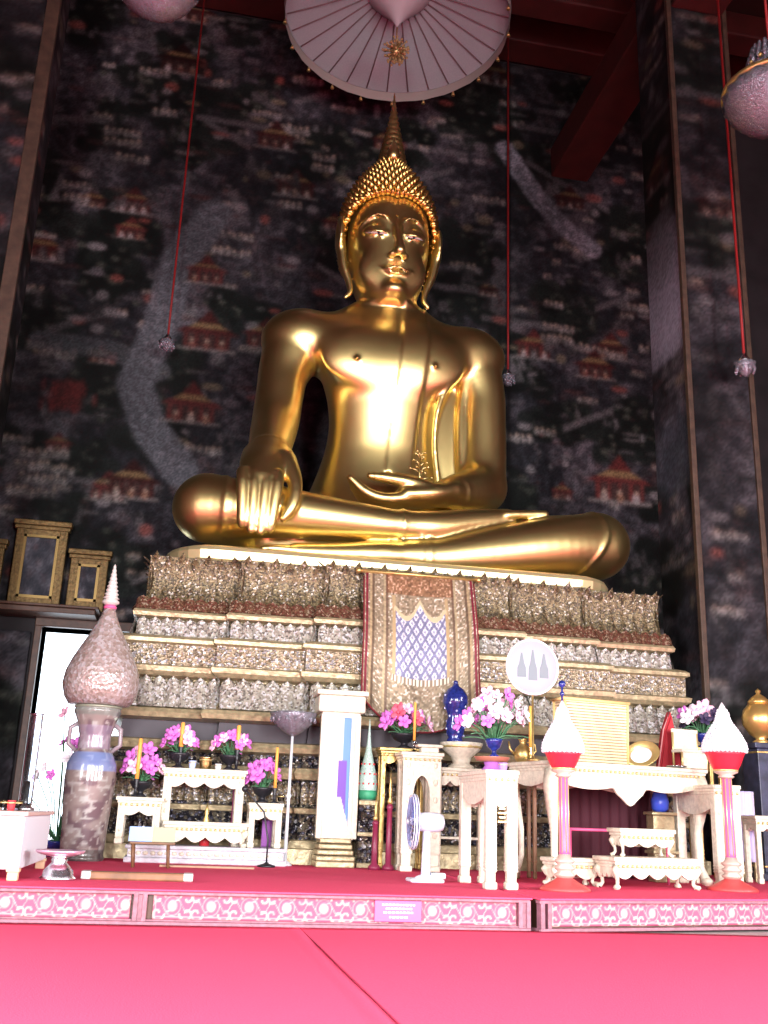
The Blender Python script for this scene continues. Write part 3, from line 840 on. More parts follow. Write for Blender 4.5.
# head
HX, HY = .23, 12.95
hz = [7.66, 7.72, 7.83, 7.97, 8.18, 8.40, 8.62, 8.85, 9.10, 9.35, 9.60]
ha = [.13, .27, .385, .460, .520, .560, .590, .600, .590, .555, .47]
hb = [.22, .36, .47, .535, .585, .615, .635, .645, .64, .60, .50]
hy = [12.66, 12.74, 12.83, 12.88, 12.92, 12.94, 12.95, 12.95, 12.97, 12.98, 13.0]
f.loft(hz, [HX+.0]*11, hy, ha, hb, .05, 2.25, sm=.07)
f.ell((HX+.02, 12.40, 7.81), (.15, .12, .10), .08)                    # chin
f.ell((HX-.29, 12.52, 8.16), (.18, .09, .22), .14); f.ell((HX+.30, 12.52, 8.16), (.18, .09, .22), .14)
for s in (-1, 1):                                                 # brows, lids, eye slits
    pts = [(HX+s*.05, 12.31, 8.76), (HX+s*.11, 12.295, 8.85), (HX+s*.20, 12.29, 8.905), (HX+s*.31, 12.33, 8.915), (HX+s*.43, 12.44, 8.87), (HX+s*.51, 12.56, 8.78)]
    f.chain(pts, [.012, .015, .017, .017, .014, .008], .05)
    f.ell((HX+s*.275, 12.445, 8.695), (.185, .13, .105), .035)
    f.chain([(HX+s*.10, 12.315, 8.645), (HX+s*.20, 12.288, 8.63), (HX+s*.32, 12.305, 8.635), (HX+s*.45, 12.41, 8.665)], [.012, .024, .024, .012], .015)
    f.chain([(HX+s*.10, 12.335, 8.61), (HX+s*.20, 12.325, 8.585), (HX+s*.32, 12.34, 8.59), (HX+s*.44, 12.42, 8.625)], [.008, .012, .012, .008], .02)
f.chain([(HX, 12.34, 8.86), (HX+.02, 12.24, 8.56), (HX+.035, 12.165, 8.30)], [.046, .062, .080], .05)
for s in (-1, 1): f.ell((HX+.03+s*.09, 12.255, 8.265), (.060, .072, .048), .03)
MX = HX+.03
f.ell((MX, 12.42, 8.04), (.19, .085, .06), .03)
f.chain([(MX-.24, 12.385, 8.105), (MX-.12, 12.29, 8.07), (MX-.04, 12.272, 8.088), (MX, 12.278, 8.075), (MX+.04, 12.272, 8.088), (MX+.12, 12.29, 8.07), (MX+.24, 12.385, 8.105)], [.010, .022, .026, .023, .026, .022, .010], .03)
f.chain([(MX-.20, 12.385, 8.08), (MX-.10, 12.312, 8.018), (MX, 12.295, 8.004), (MX+.10, 12.312, 8.018), (MX+.20, 12.385, 8.08)], [.008, .020, .025, .020, .008], .03)
f.ell((HX+.01, 12.30, 8.90), (.028, .028, .028), .01)                    # mark on the brow
# long ears
for s in (-1, 1):
    f.ell((HX+s*.735, 12.86, 8.84), (.065, .20, .30), .03)
    f.ell((HX+s*.80, 12.80, 8.84), (.05, .11, .19), .02, 'cut')
    f.chain([(HX+s*.715, 12.86, 8.70), (HX+s*.665, 12.86, 8.36), (HX+s*.575, 12.85, 8.10), (HX+s*.545, 12.84, 7.92), (HX+s*.61, 12.82, 7.82)], [.10, .085, .065, .055, .035], .03, (.75, 1.1, 1))
V, Q = f.mesh(6)
del f
net_obj('body', V-np.array(B0), Q, GOLD, buddha)

# hair: a pointed cap covered with rows of curls
def cap_r(z):
    zs = [8.35, 8.6, 8.9, 9.2, 9.45, 9.65, 9.82, 9.97, 10.10, 10.22, 10.32]
    return np.interp(z, zs, [.62, .665, .69, .675, .62, .535, .44, .33, .235, .15, .05])
def hair_from(z):
    """angle from the face at which the hair begins at height z"""
    return float(np.interp(z, [8.35, 8.7, 9.0, 9.16, 9.27, 9.34, 9.38], [R(104), R(86), R(74), R(62), R(44), R(16), 0]))
hb_ = MB()
rows = [8.40+i*.02 for i in range(97)]
prof_v, prof_f = [], []
NA = 48
for z in rows:
    a0 = hair_from(z)
    for i in range(NA+1):
        a = a0+(2*PI-2*a0)*i/NA
        rr = float(cap_r(z))
        yc = HY+.03
        prof_v.append((HX+rr*math.sin(a), yc-rr*1.02*math.cos(a), z))
for j in range(len(rows)-1):
    for i in range(NA):
        q = j*(NA+1)+i; prof_f.append((q, q+1, q+NA+2, q+NA+1))
hb_.add([Vector(p)-B0 for p in prof_v], prof_f, True)
z = 8.46; k = 0
while z < 10.30:
    rr = float(cap_r(z)); a0 = hair_from(z)
    step = .105/max(rr, .1)
    span = 2*PI-2*a0
    n = max(5, int(span*rr/.105))
    cr = .058 if z < 9.9 else .046
    for i in range(n+(0 if a0 == 0 else 1)):
        a = a0+span*(i+(.5 if (k % 2 and a0 == 0) else 0))/n
        rq = rr+.012
        c = Vector((HX+rq*math.sin(a), HY+.03-rq*1.02*math.cos(a), z))-B0
        nrm = Vector((math.sin(a), -math.cos(a), .55)).normalized()
        M = Matrix.Translation(c) @ nrm.to_track_quat('Z', 'Y').to_matrix().to_4x4()
        hb_.lathe([(cr, -.03), (cr*.92, .015), (cr*.6, .05), (cr*.22, .075), (.002, .085)], 7, M=M)
    z += .092 if z < 9.9 else .075; k += 1
# the row along the hairline
for i in range(31):
    t = i/30*2-1
    a = t*R(96); zz_ = float(np.interp(abs(a), [0, R(10), R(16), R(44), R(62), R(74), R(86), R(104)], [9.29, 9.33, 9.33, 9.26, 9.15, 9.0, 8.7, 8.40]))
    rq = float(cap_r(zz_))+.005
    c = Vector((HX+rq*math.sin(a), HY+.03-rq*1.02*math.cos(a), zz_))-B0
    nrm = Vector((math.sin(a), -math.cos(a), -.1)).normalized()
    M = Matrix.Translation(c) @ nrm.to_track_quat('Z', 'Y').to_matrix().to_4x4()
    hb_.lathe([(.055, -.03), (.05, .015), (.033, .045), (.002, .07)], 7, M=M)
ho = hb_.build('hair', GOLD_HAIR, buddha, fix=False)
ho['label'] = 'rows of pointed golden curls'
# finial: a golden bud and a dark ringed spire behind it
b = MB()
b.lathe([(.06, 10.18), (.10, 10.26), (.085, 10.36), (.045, 10.46), (.012, 10.56), (.002, 10.6)], 14, c=(HX, 12.78, 0), M=Matrix.Translation(-B0))
b.build('topknot_bud', GOLD, buddha)
prof = []
for i in range(17):
    t = i/16; r0 = .27*(1-t)**1.15+.012; z = 9.95+t*1.62
    prof += [(r0, z), (r0*1.12+.004, z+.02), (r0*.92, z+.05)]
b = MB(); b.lathe(prof+[(.002, 11.68)], 20, c=(.27, 13.1, 0), M=Matrix.Translation(-B0))
s_ = b.build('spire', BRONZE, buddha); s_['label'] = 'dark ringed bronze spire on the crown'
# inlaid eyes
EYE = mat('pearl_inlay', (.50, .42, .36), .2)
for s in (-1, 1):
    e = MB()
    pts = [(HX+s*.115, 12.318, 8.627), (HX+s*.20, 12.298, 8.607), (HX+s*.32, 12.315, 8.611), (HX+s*.435, 12.408, 8.645)]
    e.tube([Vector(p)-B0 for p in pts], [.006, .018, .018, .005], 8)
    eo = e.build('eye', EYE, buddha)
    MB().ball(Vector((HX+s*.255, 12.288, 8.607))-B0, .022, 10, 6).build('pupil', BLACK, eo)
# a small golden leaf spray standing in the open hand
sp = thing('gilded_leaf_spray', (.62, 12.10, 4.80), 'small golden openwork leaf spray standing in the open lap hand', 'ornament')
b = MB()
b.tube([(0, 0, 0), (.0, 0, .45)], [.016, .010], 6); b.lathe([(.06, 0), (.05, .03), (.015, .05)], 10)
b.build('stem', GOLD, sp)
b = MB()
random.seed(5)
for i in range(15):
    a = i*2.4; z = .10+i*.026; L = .16*(1-i/22)
    tip = Vector((L*math.cos(a), .5*L*math.sin(a), z+.06))
    b.tube([(0, 0, z), tip*.5+Vector((0, 0, z*.5+.02)), tip], [.007, .010, .004], 5)
    b.ball(tip, .020, 7, 5)
b.build('leaves', GOLD, sp)
# base slab
cz0 = 3.43
out = []
cxs, hw = .28, 2.75
for i in range(13): a = PI/2+PI*i/12; out.append((cxs-hw+.55+.55*math.cos(a), 12.05+.72*math.sin(a)*1.0))
for i in range(13): a = -PI/2+PI*i/12; out.append((cxs+hw-.55+.55*math.cos(a), 12.05+.72*math.sin(a)))
b = MB()
n = len(out)
lv = [(cz0, 0), (cz0+.03, .03), (cz0+.13, .035), (cz0+.175, .015), (cz0+.20, -.03)]
vs = []; fs = []
for z, d in lv:
    for x, y in out:
        dx, dy = x-cxs, y-12.4
        vs.append((x+d*math.copysign(1, dx), y+d*math.copysign(1, dy) if y < 12.9 else y, z))
# widen to the back
vs = [(x, y if y < 12.05 else 12.05+(y-12.05)*3.0, z) for x, y, z in vs]
for j in range(len(lv)-1):
    for i in range(n): fs.append((j*n+i, j*n+(i+1) % n, (j+1)*n+(i+1) % n, (j+1)*n+i))
fs += [tuple(range(n-1, -1, -1)), tuple(range((len(lv)-1)*n, len(lv)*n))]
b.add([Vector(p)-B0 for p in vs], fs)
b.build('base_slab', GOLD_PALE, buddha)
# ------------------------------------------------------------------ lotus throne under the statue
TC, TB = Vector((.43, 11.0, DZ)), 15.2
throne = thing('lotus_throne', TC, 'tall tiered lotus throne of gilt and mirror mosaic under the Buddha', 'pedestal')
W1, W2, W3 = 1.13, 2.08, 3.09
S2, S3 = .13, .26
def plan(d):
    """front outline of the stepped plan, offset outwards by d, local to the throne"""
    f_ = [(-W3, None, -1), (-W3, S3, -1), (-W2, S3, -1), (-W2, S2, -1), (-W1, S2, -1), (-W1, 0, -1)]
    o = []
    for x, y, s in f_: o.append((x-d, (TB-TC.y+d) if y is None else y-d))
    return o + [(-x, y) for x, y in reversed(o)]
def tier(name, levels, m, label=None):
    b = MB(); rings = []
    for z, d in levels: rings.append([(x, y, z-DZ) for x, y in plan(d)])
    n = len(rings[0]); vs = [p for r_ in rings for p in r_]; fs = []
    for j in range(len(rings)-1):
        for i in range(n): fs.append((j*n+i, j*n+(i+1) % n, (j+1)*n+(i+1) % n, (j+1)*n+i))
    fs += [tuple(range(n-1, -1, -1)), tuple(range((len(rings)-1)*n, len(rings)*n))]
    b.add(vs, fs)
    o = b.build(name, m, throne)
    if label: o['label'] = label
    return o
def edge_segments(d):
    """straight runs of the front and the two sides, with outward normals"""
    o = plan(d); segs = []
    for i in range(len(o)-1):
        a, b = Vector(o[i]+(0,)), Vector(o[i+1]+(0,))
        L = (b-a).length
        if L < .09: continue
        t = (b-a)/L; nrm = Vector((t.y, -t.x, 0))
        segs.append((a, b, t, nrm))
    return segs
def petal(b, org, t, nrm, w, h, prof, tip, bulge, nu=6, nv=7):
    """one lotus petal: prof(v) gives its outward lean, tip how far the point curls out"""
    vs = []; fs = []
    for j in range(nv+1):
        v = j/nv
        ww = w*(1 if v < .62 else math.sqrt(max(0.0, 1-((v-.62)/.38)**2))*.98+.02)
        for i in range(nu+1):
            u = i/nu*2-1
            out = prof(v)+bulge*(1-u*u)*(1-.5*v)+tip*max(0, (v-.75)/.25)**2
            vs.append(org+t*(u*ww/2)+nrm*out+Vector((0, 0, v*h)))
    for j in range(nv):
        for i in range(nu):
            q = j*(nu+1)+i; fs.append((q, q+1, q+nu+2, q+nu+1))
    b.add(vs, fs, True)
def petals(name, z0, h, d, w, prof, tip, bulge, m, label=None, down=False, big=None):
    b = MB()
    for a, e, t, nrm in edge_segments(d):
        L = (e-a).length; n = max(1, round(L/w)); ww = L/n
        for i in range(n):
            org = a+t*(ww*(i+.5)); org.z = z0-DZ
            k = 1.0
            if big and i % big == 0: k = 1.07
            if down:
                org.z = z0+h-DZ; petal(b, org, t, nrm, ww*1.04, -h, lambda v: prof(1-v), tip, bulge)
            else: petal(b, org, t, nrm, ww*1.04, h*k, prof, tip*k, bulge)
    o = b.build(name, m, throne, fix=False)
    if label: o['label'] = label
    return o
tier('plinth', [(DZ, .30), (.36, .30), (.37, .26), (.44, .24), (.45, .22)], GILT_MOULD)
tier('mosaic_body', [(.45, .15), (.70, .15), (.80, .14), (1.30, .14)], MOSAIC_DARK, 'dark body set with bits of mirror')
tier('moulding', [(.70, .15), (.71, .20), (.76, .21), (.77, .15)], GILT_MOULD)
tier('moulding', [(1.04, .15), (1.05, .21), (1.11, .23), (1.16, .21), (1.17, .15)], GILT_MOULD)
petals('small_petal_row', .80, .22, .14, .085, lambda v: .01+.05*v, .03, .02, MOSAIC)
tier('moulding', [(1.29, .14), (1.31, .26), (1.36, .28), (1.40, .26), (1.42, .14)], GILT_MOULD)
tier('dark_recess', [(1.42, .10), (1.62, .08)], mat('dark_recess_tone', (.06, .05, .06), .6))  # recessed band in a darker colour than the mouldings
tier('moulding', [(1.61, .12), (1.63, .27), (1.68, .29), (1.72, .27), (1.74, .2)], GILT_MOULD)
tier('petal_ground', [(1.73, .14), (1.85, .10), (2.10, .05)], MOSAIC_BROWN)
petals('lotus_petal_row', 1.74, .34, .10, .155, lambda v: .12-.13*v, .03, .04, MOSAIC_SILVER, 'row of pale lotus petals under the frieze')
tier('moulding', [(2.06, .06), (2.08, .15), (2.12, .21), (2.17, .22), (2.19, .18)], GILT_MOULD)
tier('frieze', [(2.18, .17), (2.42, .17)], MOSAIC, 'carved frieze band of mirror mosaic')
tier('moulding', [(2.41, .17), (2.43, .21), (2.47, .21), (2.50, .17), (2.52, .10)], GILT_MOULD)
tier('petal_ground', [(2.51, .07), (2.60, .03), (2.74, .0)], MOSAIC_BROWN)
petals('lotus_petal_row', 2.51, .21, .04, .125, lambda v: .06-.05*v, .02, .03, MOSAIC_SILVER, 'row of small white lotus petals')
tier('moulding', [(2.71, .02), (2.73, .09), (2.77, .10), (2.80, .08), (2.83, .0)], GILT_MOULD)
tier('petal_ground', [(2.80, .06), (2.86, .05), (3.0, -.05), (3.2, -.06), (3.36, -.03), (3.43, -.02)], MOSAIC_BROWN)
petals('red_petal_row', 2.80, .16, .07, .13, lambda v: .02-.09*v, .02, .03, mosaic('reddish_gilt_mosaic', [(0, (.12, .05, .03)), (.35, (.24, .14, .08)), (.6, (.20, .07, .05)), (.85, (.45, .34, .24))], 55, .4, .35, .3), 'reddish lotus petals at the foot of the top tier')
petals('tall_petal_row', 2.90, .53, -.02, .15, lambda v: .0-.06*math.sin(v*PI), .07, .035, MOSAIC_BROWN, 'tall lotus petals with curling tips', big=2)

# embroidered cloth hanging over the middle of the throne
def drape_paint(nz, nx):
    yy, xx = np.mgrid[0:nz, 0:nx].astype(float)
    u = xx/(nx-1)*2-1; v = yy/(nz-1)                 # v: 0 at the foot
    X = u*.68; Z = v*1.78
    n = vnoise(nz, nx, 2.0, 91); n2 = vnoise(nz, nx, 6, 92)
    img = np.zeros((nz, nx, 3)); img[:] = (.26, .20, .13)
    img *= (.45+1.1*n)[..., None]
    speck = n > .78
    img[speck] = (.60, .55, .46)
    sc = (np.sin(X*2*PI/.09)*np.sin(Z*2*PI/.09) > .55)
    img[sc] = img[sc]*.5+np.array((.32, .26, .17))*.5
    for e, col in ((.98, (.16, .015, .03)), (.90, (.34, .25, .14)), (.86, (.12, .08, .05)), (.66, (.34, .27, .16)), (.62, (.14, .09, .06))):
        m = (np.abs(u) < e) & (np.abs(u) > e-.045); img[m] = np.array(col)*(.7+.6*n[m])[..., None]
    m = (np.abs(u) < .50) & (np.abs(u) > .45) & (Z < 1.5) & (Z > .55); img[m] = (.38, .28, .15)
    # field of blue and white lozenges under a pointed arch
    arch = 1.42-.16*np.abs(np.sin(u/.45*PI))-.10*np.clip(np.abs(u)/.45, 0, 1)
    field_ = (np.abs(u) < .45) & (Z < arch) & (Z > .56)
    s1 = np.abs(((X+Z*.62)/.105) % 1-.5); s2 = np.abs(((X-Z*.62)/.105) % 1-.5)
    dia = np.minimum(s1, s2)
    fc = np.zeros((nz, nx, 3)); fc[:] = (.17, .17, .27)
    fc[dia > .17] = (.55, .54, .58)
    fc[dia > .36] = (.22, .22, .32)
    fc *= (.75+.5*n)[..., None]
    img[field_] = fc[field_]
    m = (Z > arch) & (Z < arch+.06) & (np.abs(u) < .47); img[m] = (.50, .42, .26)
    m = (Z > .49) & (Z < .56) & (np.abs(u) < .5); img[m] = np.where((np.sin(X*2*PI/.045) > 0)[m][..., None], (.66, .60, .48), (.20, .15, .1))
    m = (Z > 1.52) & (np.abs(u) < .6); img[m] = img[m]*np.array((.9, .62, .5))
    return np.clip(img, 0.01, 1)
nz, nx = 180, 140
u = np.linspace(-1, 1, nx); v = np.linspace(0, 1, nz)
U, Vv = np.meshgrid(u, v)
foot = 1.58+.34*np.abs(U)**2.2
P = np.zeros((nz, nx, 3))
P[..., 0] = U*(.63+.02*(1-Vv)); P[..., 2] = foot*(1-Vv)+3.36*Vv-2.4
P[..., 1] = -.29*(1-Vv)**.6+.02*np.cos(U*9)*(1-Vv)+.015*np.sin(Vv*9)
dr = thing('embroidered_cloth', (.375, 10.99, 2.4), 'embroidered cloth with a blue lozenge panel hanging down the throne', 'cloth')
P[..., 1] -= .08
grid_mesh('cloth', P, drape_paint(nz, nx), painted('embroidery', .5, .25, .4), dr, thick=(0, .02, 0))
b = MB()
b.tube([P[0, i]+np.array((0, .008, 0)) for i in range(0, nx, 6)]+[P[0, -1]+np.array((0, .008, 0))], .011, 6)
b.tube([P[i, 0]+np.array((-.004, .008, 0)) for i in range(0, nz, 9)], .011, 6)
b.tube([P[i, -1]+np.array((.004, .008, 0)) for i in range(0, nz, 9)], .011, 6)
b.build('red_piping', mat('deep_red_cloth', (.16, .012, .02), .8), dr)
# gilt rod holding it at the top
b = MB(); b.tube([(-.68, -.09, .955), (.68, -.09, .955)], .022, 10); b.ball((-.70, -.09, .955), .035); b.ball((.70, -.09, .955), .035)
b.build('rod', GOLD_DULL, dr)
# ------------------------------------------------------------------ altar furniture and offerings
def sc_outline(x0, x1, zt, h, n, pend=None):
    """apron outline: straight top, n hanging scallops below, optional heart-shaped middle pendant (half width, extra drop)"""
    pts = [(x0, zt)]
    N = n*24; xm = (x0+x1)/2
    low = []
    for i in range(N+1):
        x = x0+(x1-x0)*i/N
        z = zt-h*(.55+.45*abs(math.sin(PI*n*i/N)))
        if pend:
            q = abs(x-xm)/pend[0]
            if q < 1: z = min(z, zt-h*.6-pend[1]*(1-q**2.4)*(1+.12*math.cos(q*PI*2)))
        low.append((x, z))
    return [(x0, zt)]+low+[(x1, zt)]

def altar_table(name, loc, w, d, h, label, group=None, rz=0.0, leg='straight', lw=.07, apron=.10, scal=3, pend=None, m=None, shelf=None, arch=False, foot=.0):
    """table standing on loc (middle of its front edge), w wide, d deep, h high"""
    m = m or WHITE_GILT
    t = thing(name, loc, label, 'table', group, rz)
    hw = w/2; o = .025 if w > .35 else .012
    b = MB()
    b.box(-hw-o, hw+o, -o, d+o, h-.035, h, .008).box(-hw-o*.4, hw+o*.4, -o*.4, d+o*.4, h-.06, h-.034, .006).box(-hw, hw, .0, d, h-.085, h-.058, .006)
    b.build('table_top', m, t)
    zt = h-.08
    b = MB()
    if arch:
        pts = [(-hw, zt)]+[(-hw, zt-.30*h)]
        iw = hw-lw
        for i in range(13):
            a = PI*i/12; pts.append((-iw*math.cos(a), zt-.30*h+.17*h*math.sin(a)))
        pts += [(hw, zt-.30*h), (hw, zt)]
        b.prism(pts, .004, .03)
        b.prism(pts, d-.03, d-.004)
    else:
        b.prism(sc_outline(-hw+.01, hw-.01, zt, apron, scal, pend), .006, .03)
        b.prism(sc_outline(-hw+.01, hw-.01, zt, apron, scal), d-.03, d-.006)
    M = Matrix.Rotation(R(90), 4, 'Z')
    for s in (-1, 1):
        b.prism(sc_outline(.01, d-.01, zt, apron*.9, max(1, scal-1)), -.012, .012, M=Matrix.Translation((s*(hw-.018), 0, 0)) @ M)
    b.build('apron', m, t)
    for sx in (-1, 1):
        for sy in (0, 1):
            b = MB()
            x = sx*(hw-lw/2); y = lw/2 if sy == 0 else d-lw/2
            if leg == 'straight':
                b.box(x-lw/2, x+lw/2, y-lw/2, y+lw/2, h*.14, zt, .008).box(x-lw*.42, x+lw*.42, y-lw*.42, y+lw*.42, .05, h*.15, .008).box(x-lw*.56, x+lw*.56, y-lw*.56, y+lw*.56, 0, .055, .012)
                for k in range(3): b.box(x-lw*.54, x+lw*.54, y-lw*.54, y+lw*.54, h*(.14+.012+k*.028), h*(.14+.02+k*.028), .003)
                for k in range(5):
                    zc = h*.30+(zt-h*.34)*k/4
                    b.ball((x, y-lw/2*(1 if sy == 0 else -1), zc), lw*.20, 8, 5, (1, .5, 1.5))
            else:
                zs = [0, .03, .09, .22, .45, .68, .86, 1.0]
                of = [.22, .30, .16, -.16, -.12, .20, .42, .15]
                rr = [.44, .52, .38, .28, .32, .48, .62, .60]
                b.tube([(x+sx*of[i]*lw, y+(-1 if sy == 0 else 1)*of[i]*lw*.8, .004+zs[i]*(zt-.004)) for i in range(8)], [q*lw for q in rr], 10)
                b.ball((x+sx*.25*lw, y+(-.35 if sy == 0 else .35)*lw, lw*.35), lw*.55, 10, 6, (1, 1, .62))
            b.build('leg', m, t)
    if shelf: MB().box(-hw+lw*.5, hw-lw*.5, lw*.5, d-lw*.5, shelf, shelf+.025, .005).build('shelf', m, t)
    # gilt beading along the top edge
    b = MB()
    n = max(4, int(w/.045))
    for i in range(n): b.ball((-hw+w*(i+.5)/n, -o*.45, h-.072), .0125, 7, 5)
    b.build('gilt_edging', CREAM_EDGE, t)
    return t

def sit(px, py, Y, z=None):
    p = at(px, py, Y)
    return Vector((round(p.x, 3), Y, DZ if z is None else z))
def wid(p0, p1, py, Y): return abs(at(p1, py, Y).x-at(p0, py, Y).x)
def hgt(px, py, Y, z0=DZ): return at(px, py, Y).z-z0

# --- left altar: plinth and four nested tables
PY = 10.24
pz = DZ+.16
p0 = sit(206, 860, PY)
pw = wid(128, 285, 860, PY)
pt = thing('altar_plinth', p0, 'low white plinth carrying the nested tables of the left altar', 'plinth')
MB().box(-pw/2-.03, pw/2+.03, -.02, .50, 0, .05, .01).box(-pw/2, pw/2, 0, .48, .05, .125, .006).box(-pw/2-.025, pw/2+.025, -.02, .49, .125, .16, .01).build('base', mat('lilac_white_paint', (.52, .49, .54), .45, var=.2, scale=22, bump=.3), pt)
b = MB()
for i in range(22): b.ball((-pw/2+pw*(i+.5)/22, -.001, .088), .024, 8, 5, (1.1, .4, .8))
b.build('carved_band', WHITE_GILT, pt)
G1 = 'nested white altar tables of the left altar'
def left_table(px0, px1, yt, Y, d, label, **k):
    xm = (px0+px1)/2; b0 = sit(xm, yt, Y, pz)
    return altar_table('altar_table', b0, wid(px0, px1, yt, Y), d, hgt(xm, yt, Y, pz), label, G1, **k)
tB = left_table(165, 246, 769, 10.46, .24, 'tallest white altar table at the middle of the left altar', lw=.085, apron=.10, scal=4)
tA = left_table(119, 162, 797, 10.30, .36, 'small white altar table with one orchid bowl, nearest the big vase', lw=.07, apron=.09, scal=2)
tD = left_table(250, 283, 803, 10.30, .36, 'small white altar table under the orchid bowl nearest the crystal lamp', lw=.06, apron=.08, scal=2)
tC = left_table(166, 247, 822, 10.26, .17, 'low wide white table with scalloped apron in front of the tallest altar table', leg='cabriole', lw=.06, apron=.11, scal=4)

FL_PROTO = {}
def flower_mesh(kind, m):
    if kind in FL_PROTO: return FL_PROTO[kind]
    b = MB()
    for k in range(5):
        a = 2*PI*k/5
        M = Matrix.Rotation(a, 4, 'Z') @ Matrix.Translation((.030, 0, .006)) @ Matrix.Rotation(R(-24), 4, 'Y') @ Matrix.Diagonal((1, .72, .22, 1))
        prof = [(.032*math.sin(PI*j/5)+1e-5, -.032*math.cos(PI*j/5)) for j in range(6)]
        b.lathe(prof, 7, M=M)
    b.ball((0, 0, .014), .013, 7, 5)
    me_o = b.build('flower', m)
    me = me_o.data
    bpy.data.objects.remove(me_o)
    FL_PROTO[kind] = me
    return me

def bouquet(name, loc, label, cat, group, n, rad, h, kinds, pot=True, seed=1, leaves=7, stretch=1.0, size=1.0, bowl=COBALT, potr=.10):
    t = thing(name, loc, label, cat, group)
    g = random.Random(seed)
    base = 0
    if pot:
        b = MB()
        b.lathe([(potr*.62, 0), (potr*.66, .012), (potr*.30, .03), (potr*.26, .055), (potr*.8, .085), (potr*1.05, .13), (potr*1.1, .15), (potr*.98, .15), (potr*.7, .11), (.002, .10)], 20)
        b.build('bowl', bowl, t)
        base = .13
    b = MB()
    tips = []
    for i in range(n):
        a = i*2.39996; q = math.sqrt((i+.5)/n)
        x, y = rad*q*math.cos(a)*stretch, rad*q*math.sin(a)*.55
        z = base+h*(1-.62*q*q)*(0.62+.38*g.random())
        tips.append((Vector((x, y, z)), a, q))
        b.tube([(x*.12, y*.12, base-.02), (x*.55, y*.55, base+(z-base)*.62), (x, y, z-.005)], .0055, 5)
    b.build('stems', GREEN_LEAF, t)
    for (p, a, q) in tips:
        kd, m = kinds[g.randrange(len(kinds))]
        o = bpy.data.objects.new('flower', flower_mesh(kd, m)); COL.objects.link(o); o.parent = t
        o.location = p
        d = Vector((p.x*1.2, p.y*1.0-.12, .03+.06*g.random())).normalized()
        o.rotation_euler = d.to_track_quat('Z', 'Y').to_euler()
        s = size*g.uniform(.8, 1.25); o.scale = (s, s, s)
    lb = None
    for i in range(leaves):
        a = i*2*PI/leaves+.4; L = rad*g.uniform(.6, 1.0); zz = base+h*g.uniform(.05, .35)
        b = MB()
        vs = []; fs = []
        for j in range(6):
            v = j/5; ww = .035*math.sin(PI*min(.98, v*.9+.08))
            c = Vector((L*v*math.cos(a)*stretch, L*v*math.sin(a)*.6, base+(zz-base)*math.sin(v*2.2)))
            s = Vector((-math.sin(a), math.cos(a), 0))*ww
            vs += [c-s, c+Vector((0, 0, .006)), c+s, c-Vector((0, 0, .004))]
        for j in range(5):
            for k in range(4): fs.append((j*4+k, j*4+(k+1) % 4, j*4+4+(k+1) % 4, j*4+4+k))
        b.add(vs, fs, True).build('leaf', GREEN_LEAF, t)
    return t

def candle(loc, h, label, group=None, r=.018, holder=.10, hm=None, wax=None):
    t = thing('candle', loc, label, 'candle', group)
    b = MB(); b.lathe([(.040, 0), (.042, .008), (.016, .022), (.013, holder*.5), (.022, holder*.62), (.013, holder*.72), (.028, holder), (.026, holder+.006), (.002, holder+.006)], 14)
    b.build('holder', hm or BLACK, t)
    b = MB(); b.lathe([(r, holder), (r*.97, holder+(h-holder)*.5), (r*.92, h-.008), (r*.5, h), (.001, h)], 12)
    b.build('wax', wax or ORANGE_WAX, t)
    MB().tube([(0, 0, h-.004), (.002, 0, h+.016)], .002, 5).build('wick', BLACK, t)
    return t

TOPA = tA.location.z+hgt(144, 797, 10.30, pz); TOPB = pz+hgt(205.5, 769, 10.46, pz); TOPD = pz+hgt(266, 803, 10.30, pz); TOPC = pz+hgt(206.5, 822, 10.26, pz)
def on(px, py, Y, z): p = at(px, py, Y); return Vector((p.x, Y, z))
MAG = [('magenta', ORCHID), ('magenta', ORCHID), ('pale', ORCHID_PALE)]
GF = 'orchid bowls on the left altar'
bouquet('orchid_bowl', on(140, 795, 10.48, TOPA), 'magenta orchids in a dark bowl on the small table nearest the big vase', 'flowers', GF, 12, .20, .34, MAG, seed=2, size=1.25, bowl=BLACK)
bouquet('orchid_bowl', on(178, 768, 10.58, TOPB), 'magenta orchids in a dark bowl at the vase end of the tallest left altar table', 'flowers', GF, 12, .19, .32, MAG, seed=3, size=1.25, bowl=BLACK)
bouquet('orchid_bowl', on(229, 768, 10.58, TOPB), 'magenta orchids in a dark bowl beside the brass pot on the tallest left altar table', 'flowers', GF, 12, .20, .32, MAG, seed=4, size=1.25, bowl=BLACK)
bouquet('orchid_bowl', on(262, 800, 10.50, TOPD), 'magenta orchids in a dark bowl on the small table below the crystal lamp', 'flowers', GF, 10, .16, .30, MAG, seed=5, size=1.25, bowl=BLACK)
GC = 'orange candles on the left altar'
candle(on(135, 797, 10.36, TOPA), at(135, 738, 10.36).z-TOPA, 'orange candle in front of the orchids nearest the big vase', GC, .020, .16)
candle(on(179, 769, 10.50, TOPB), at(179, 722, 10.50).z-TOPB, 'orange candle at the vase end of the tallest left altar table', GC, .022, .20)
candle(on(236, 769, 10.50, TOPB), at(236, 725, 10.50).z-TOPB, 'orange candle at the brass pot side of the tallest left altar table', GC, .022, .20)
candle(on(274, 803, 10.36, TOPD), at(274, 747, 10.36).z-TOPD, 'thin orange candle on the small table below the crystal lamp', GC, .016, .14)
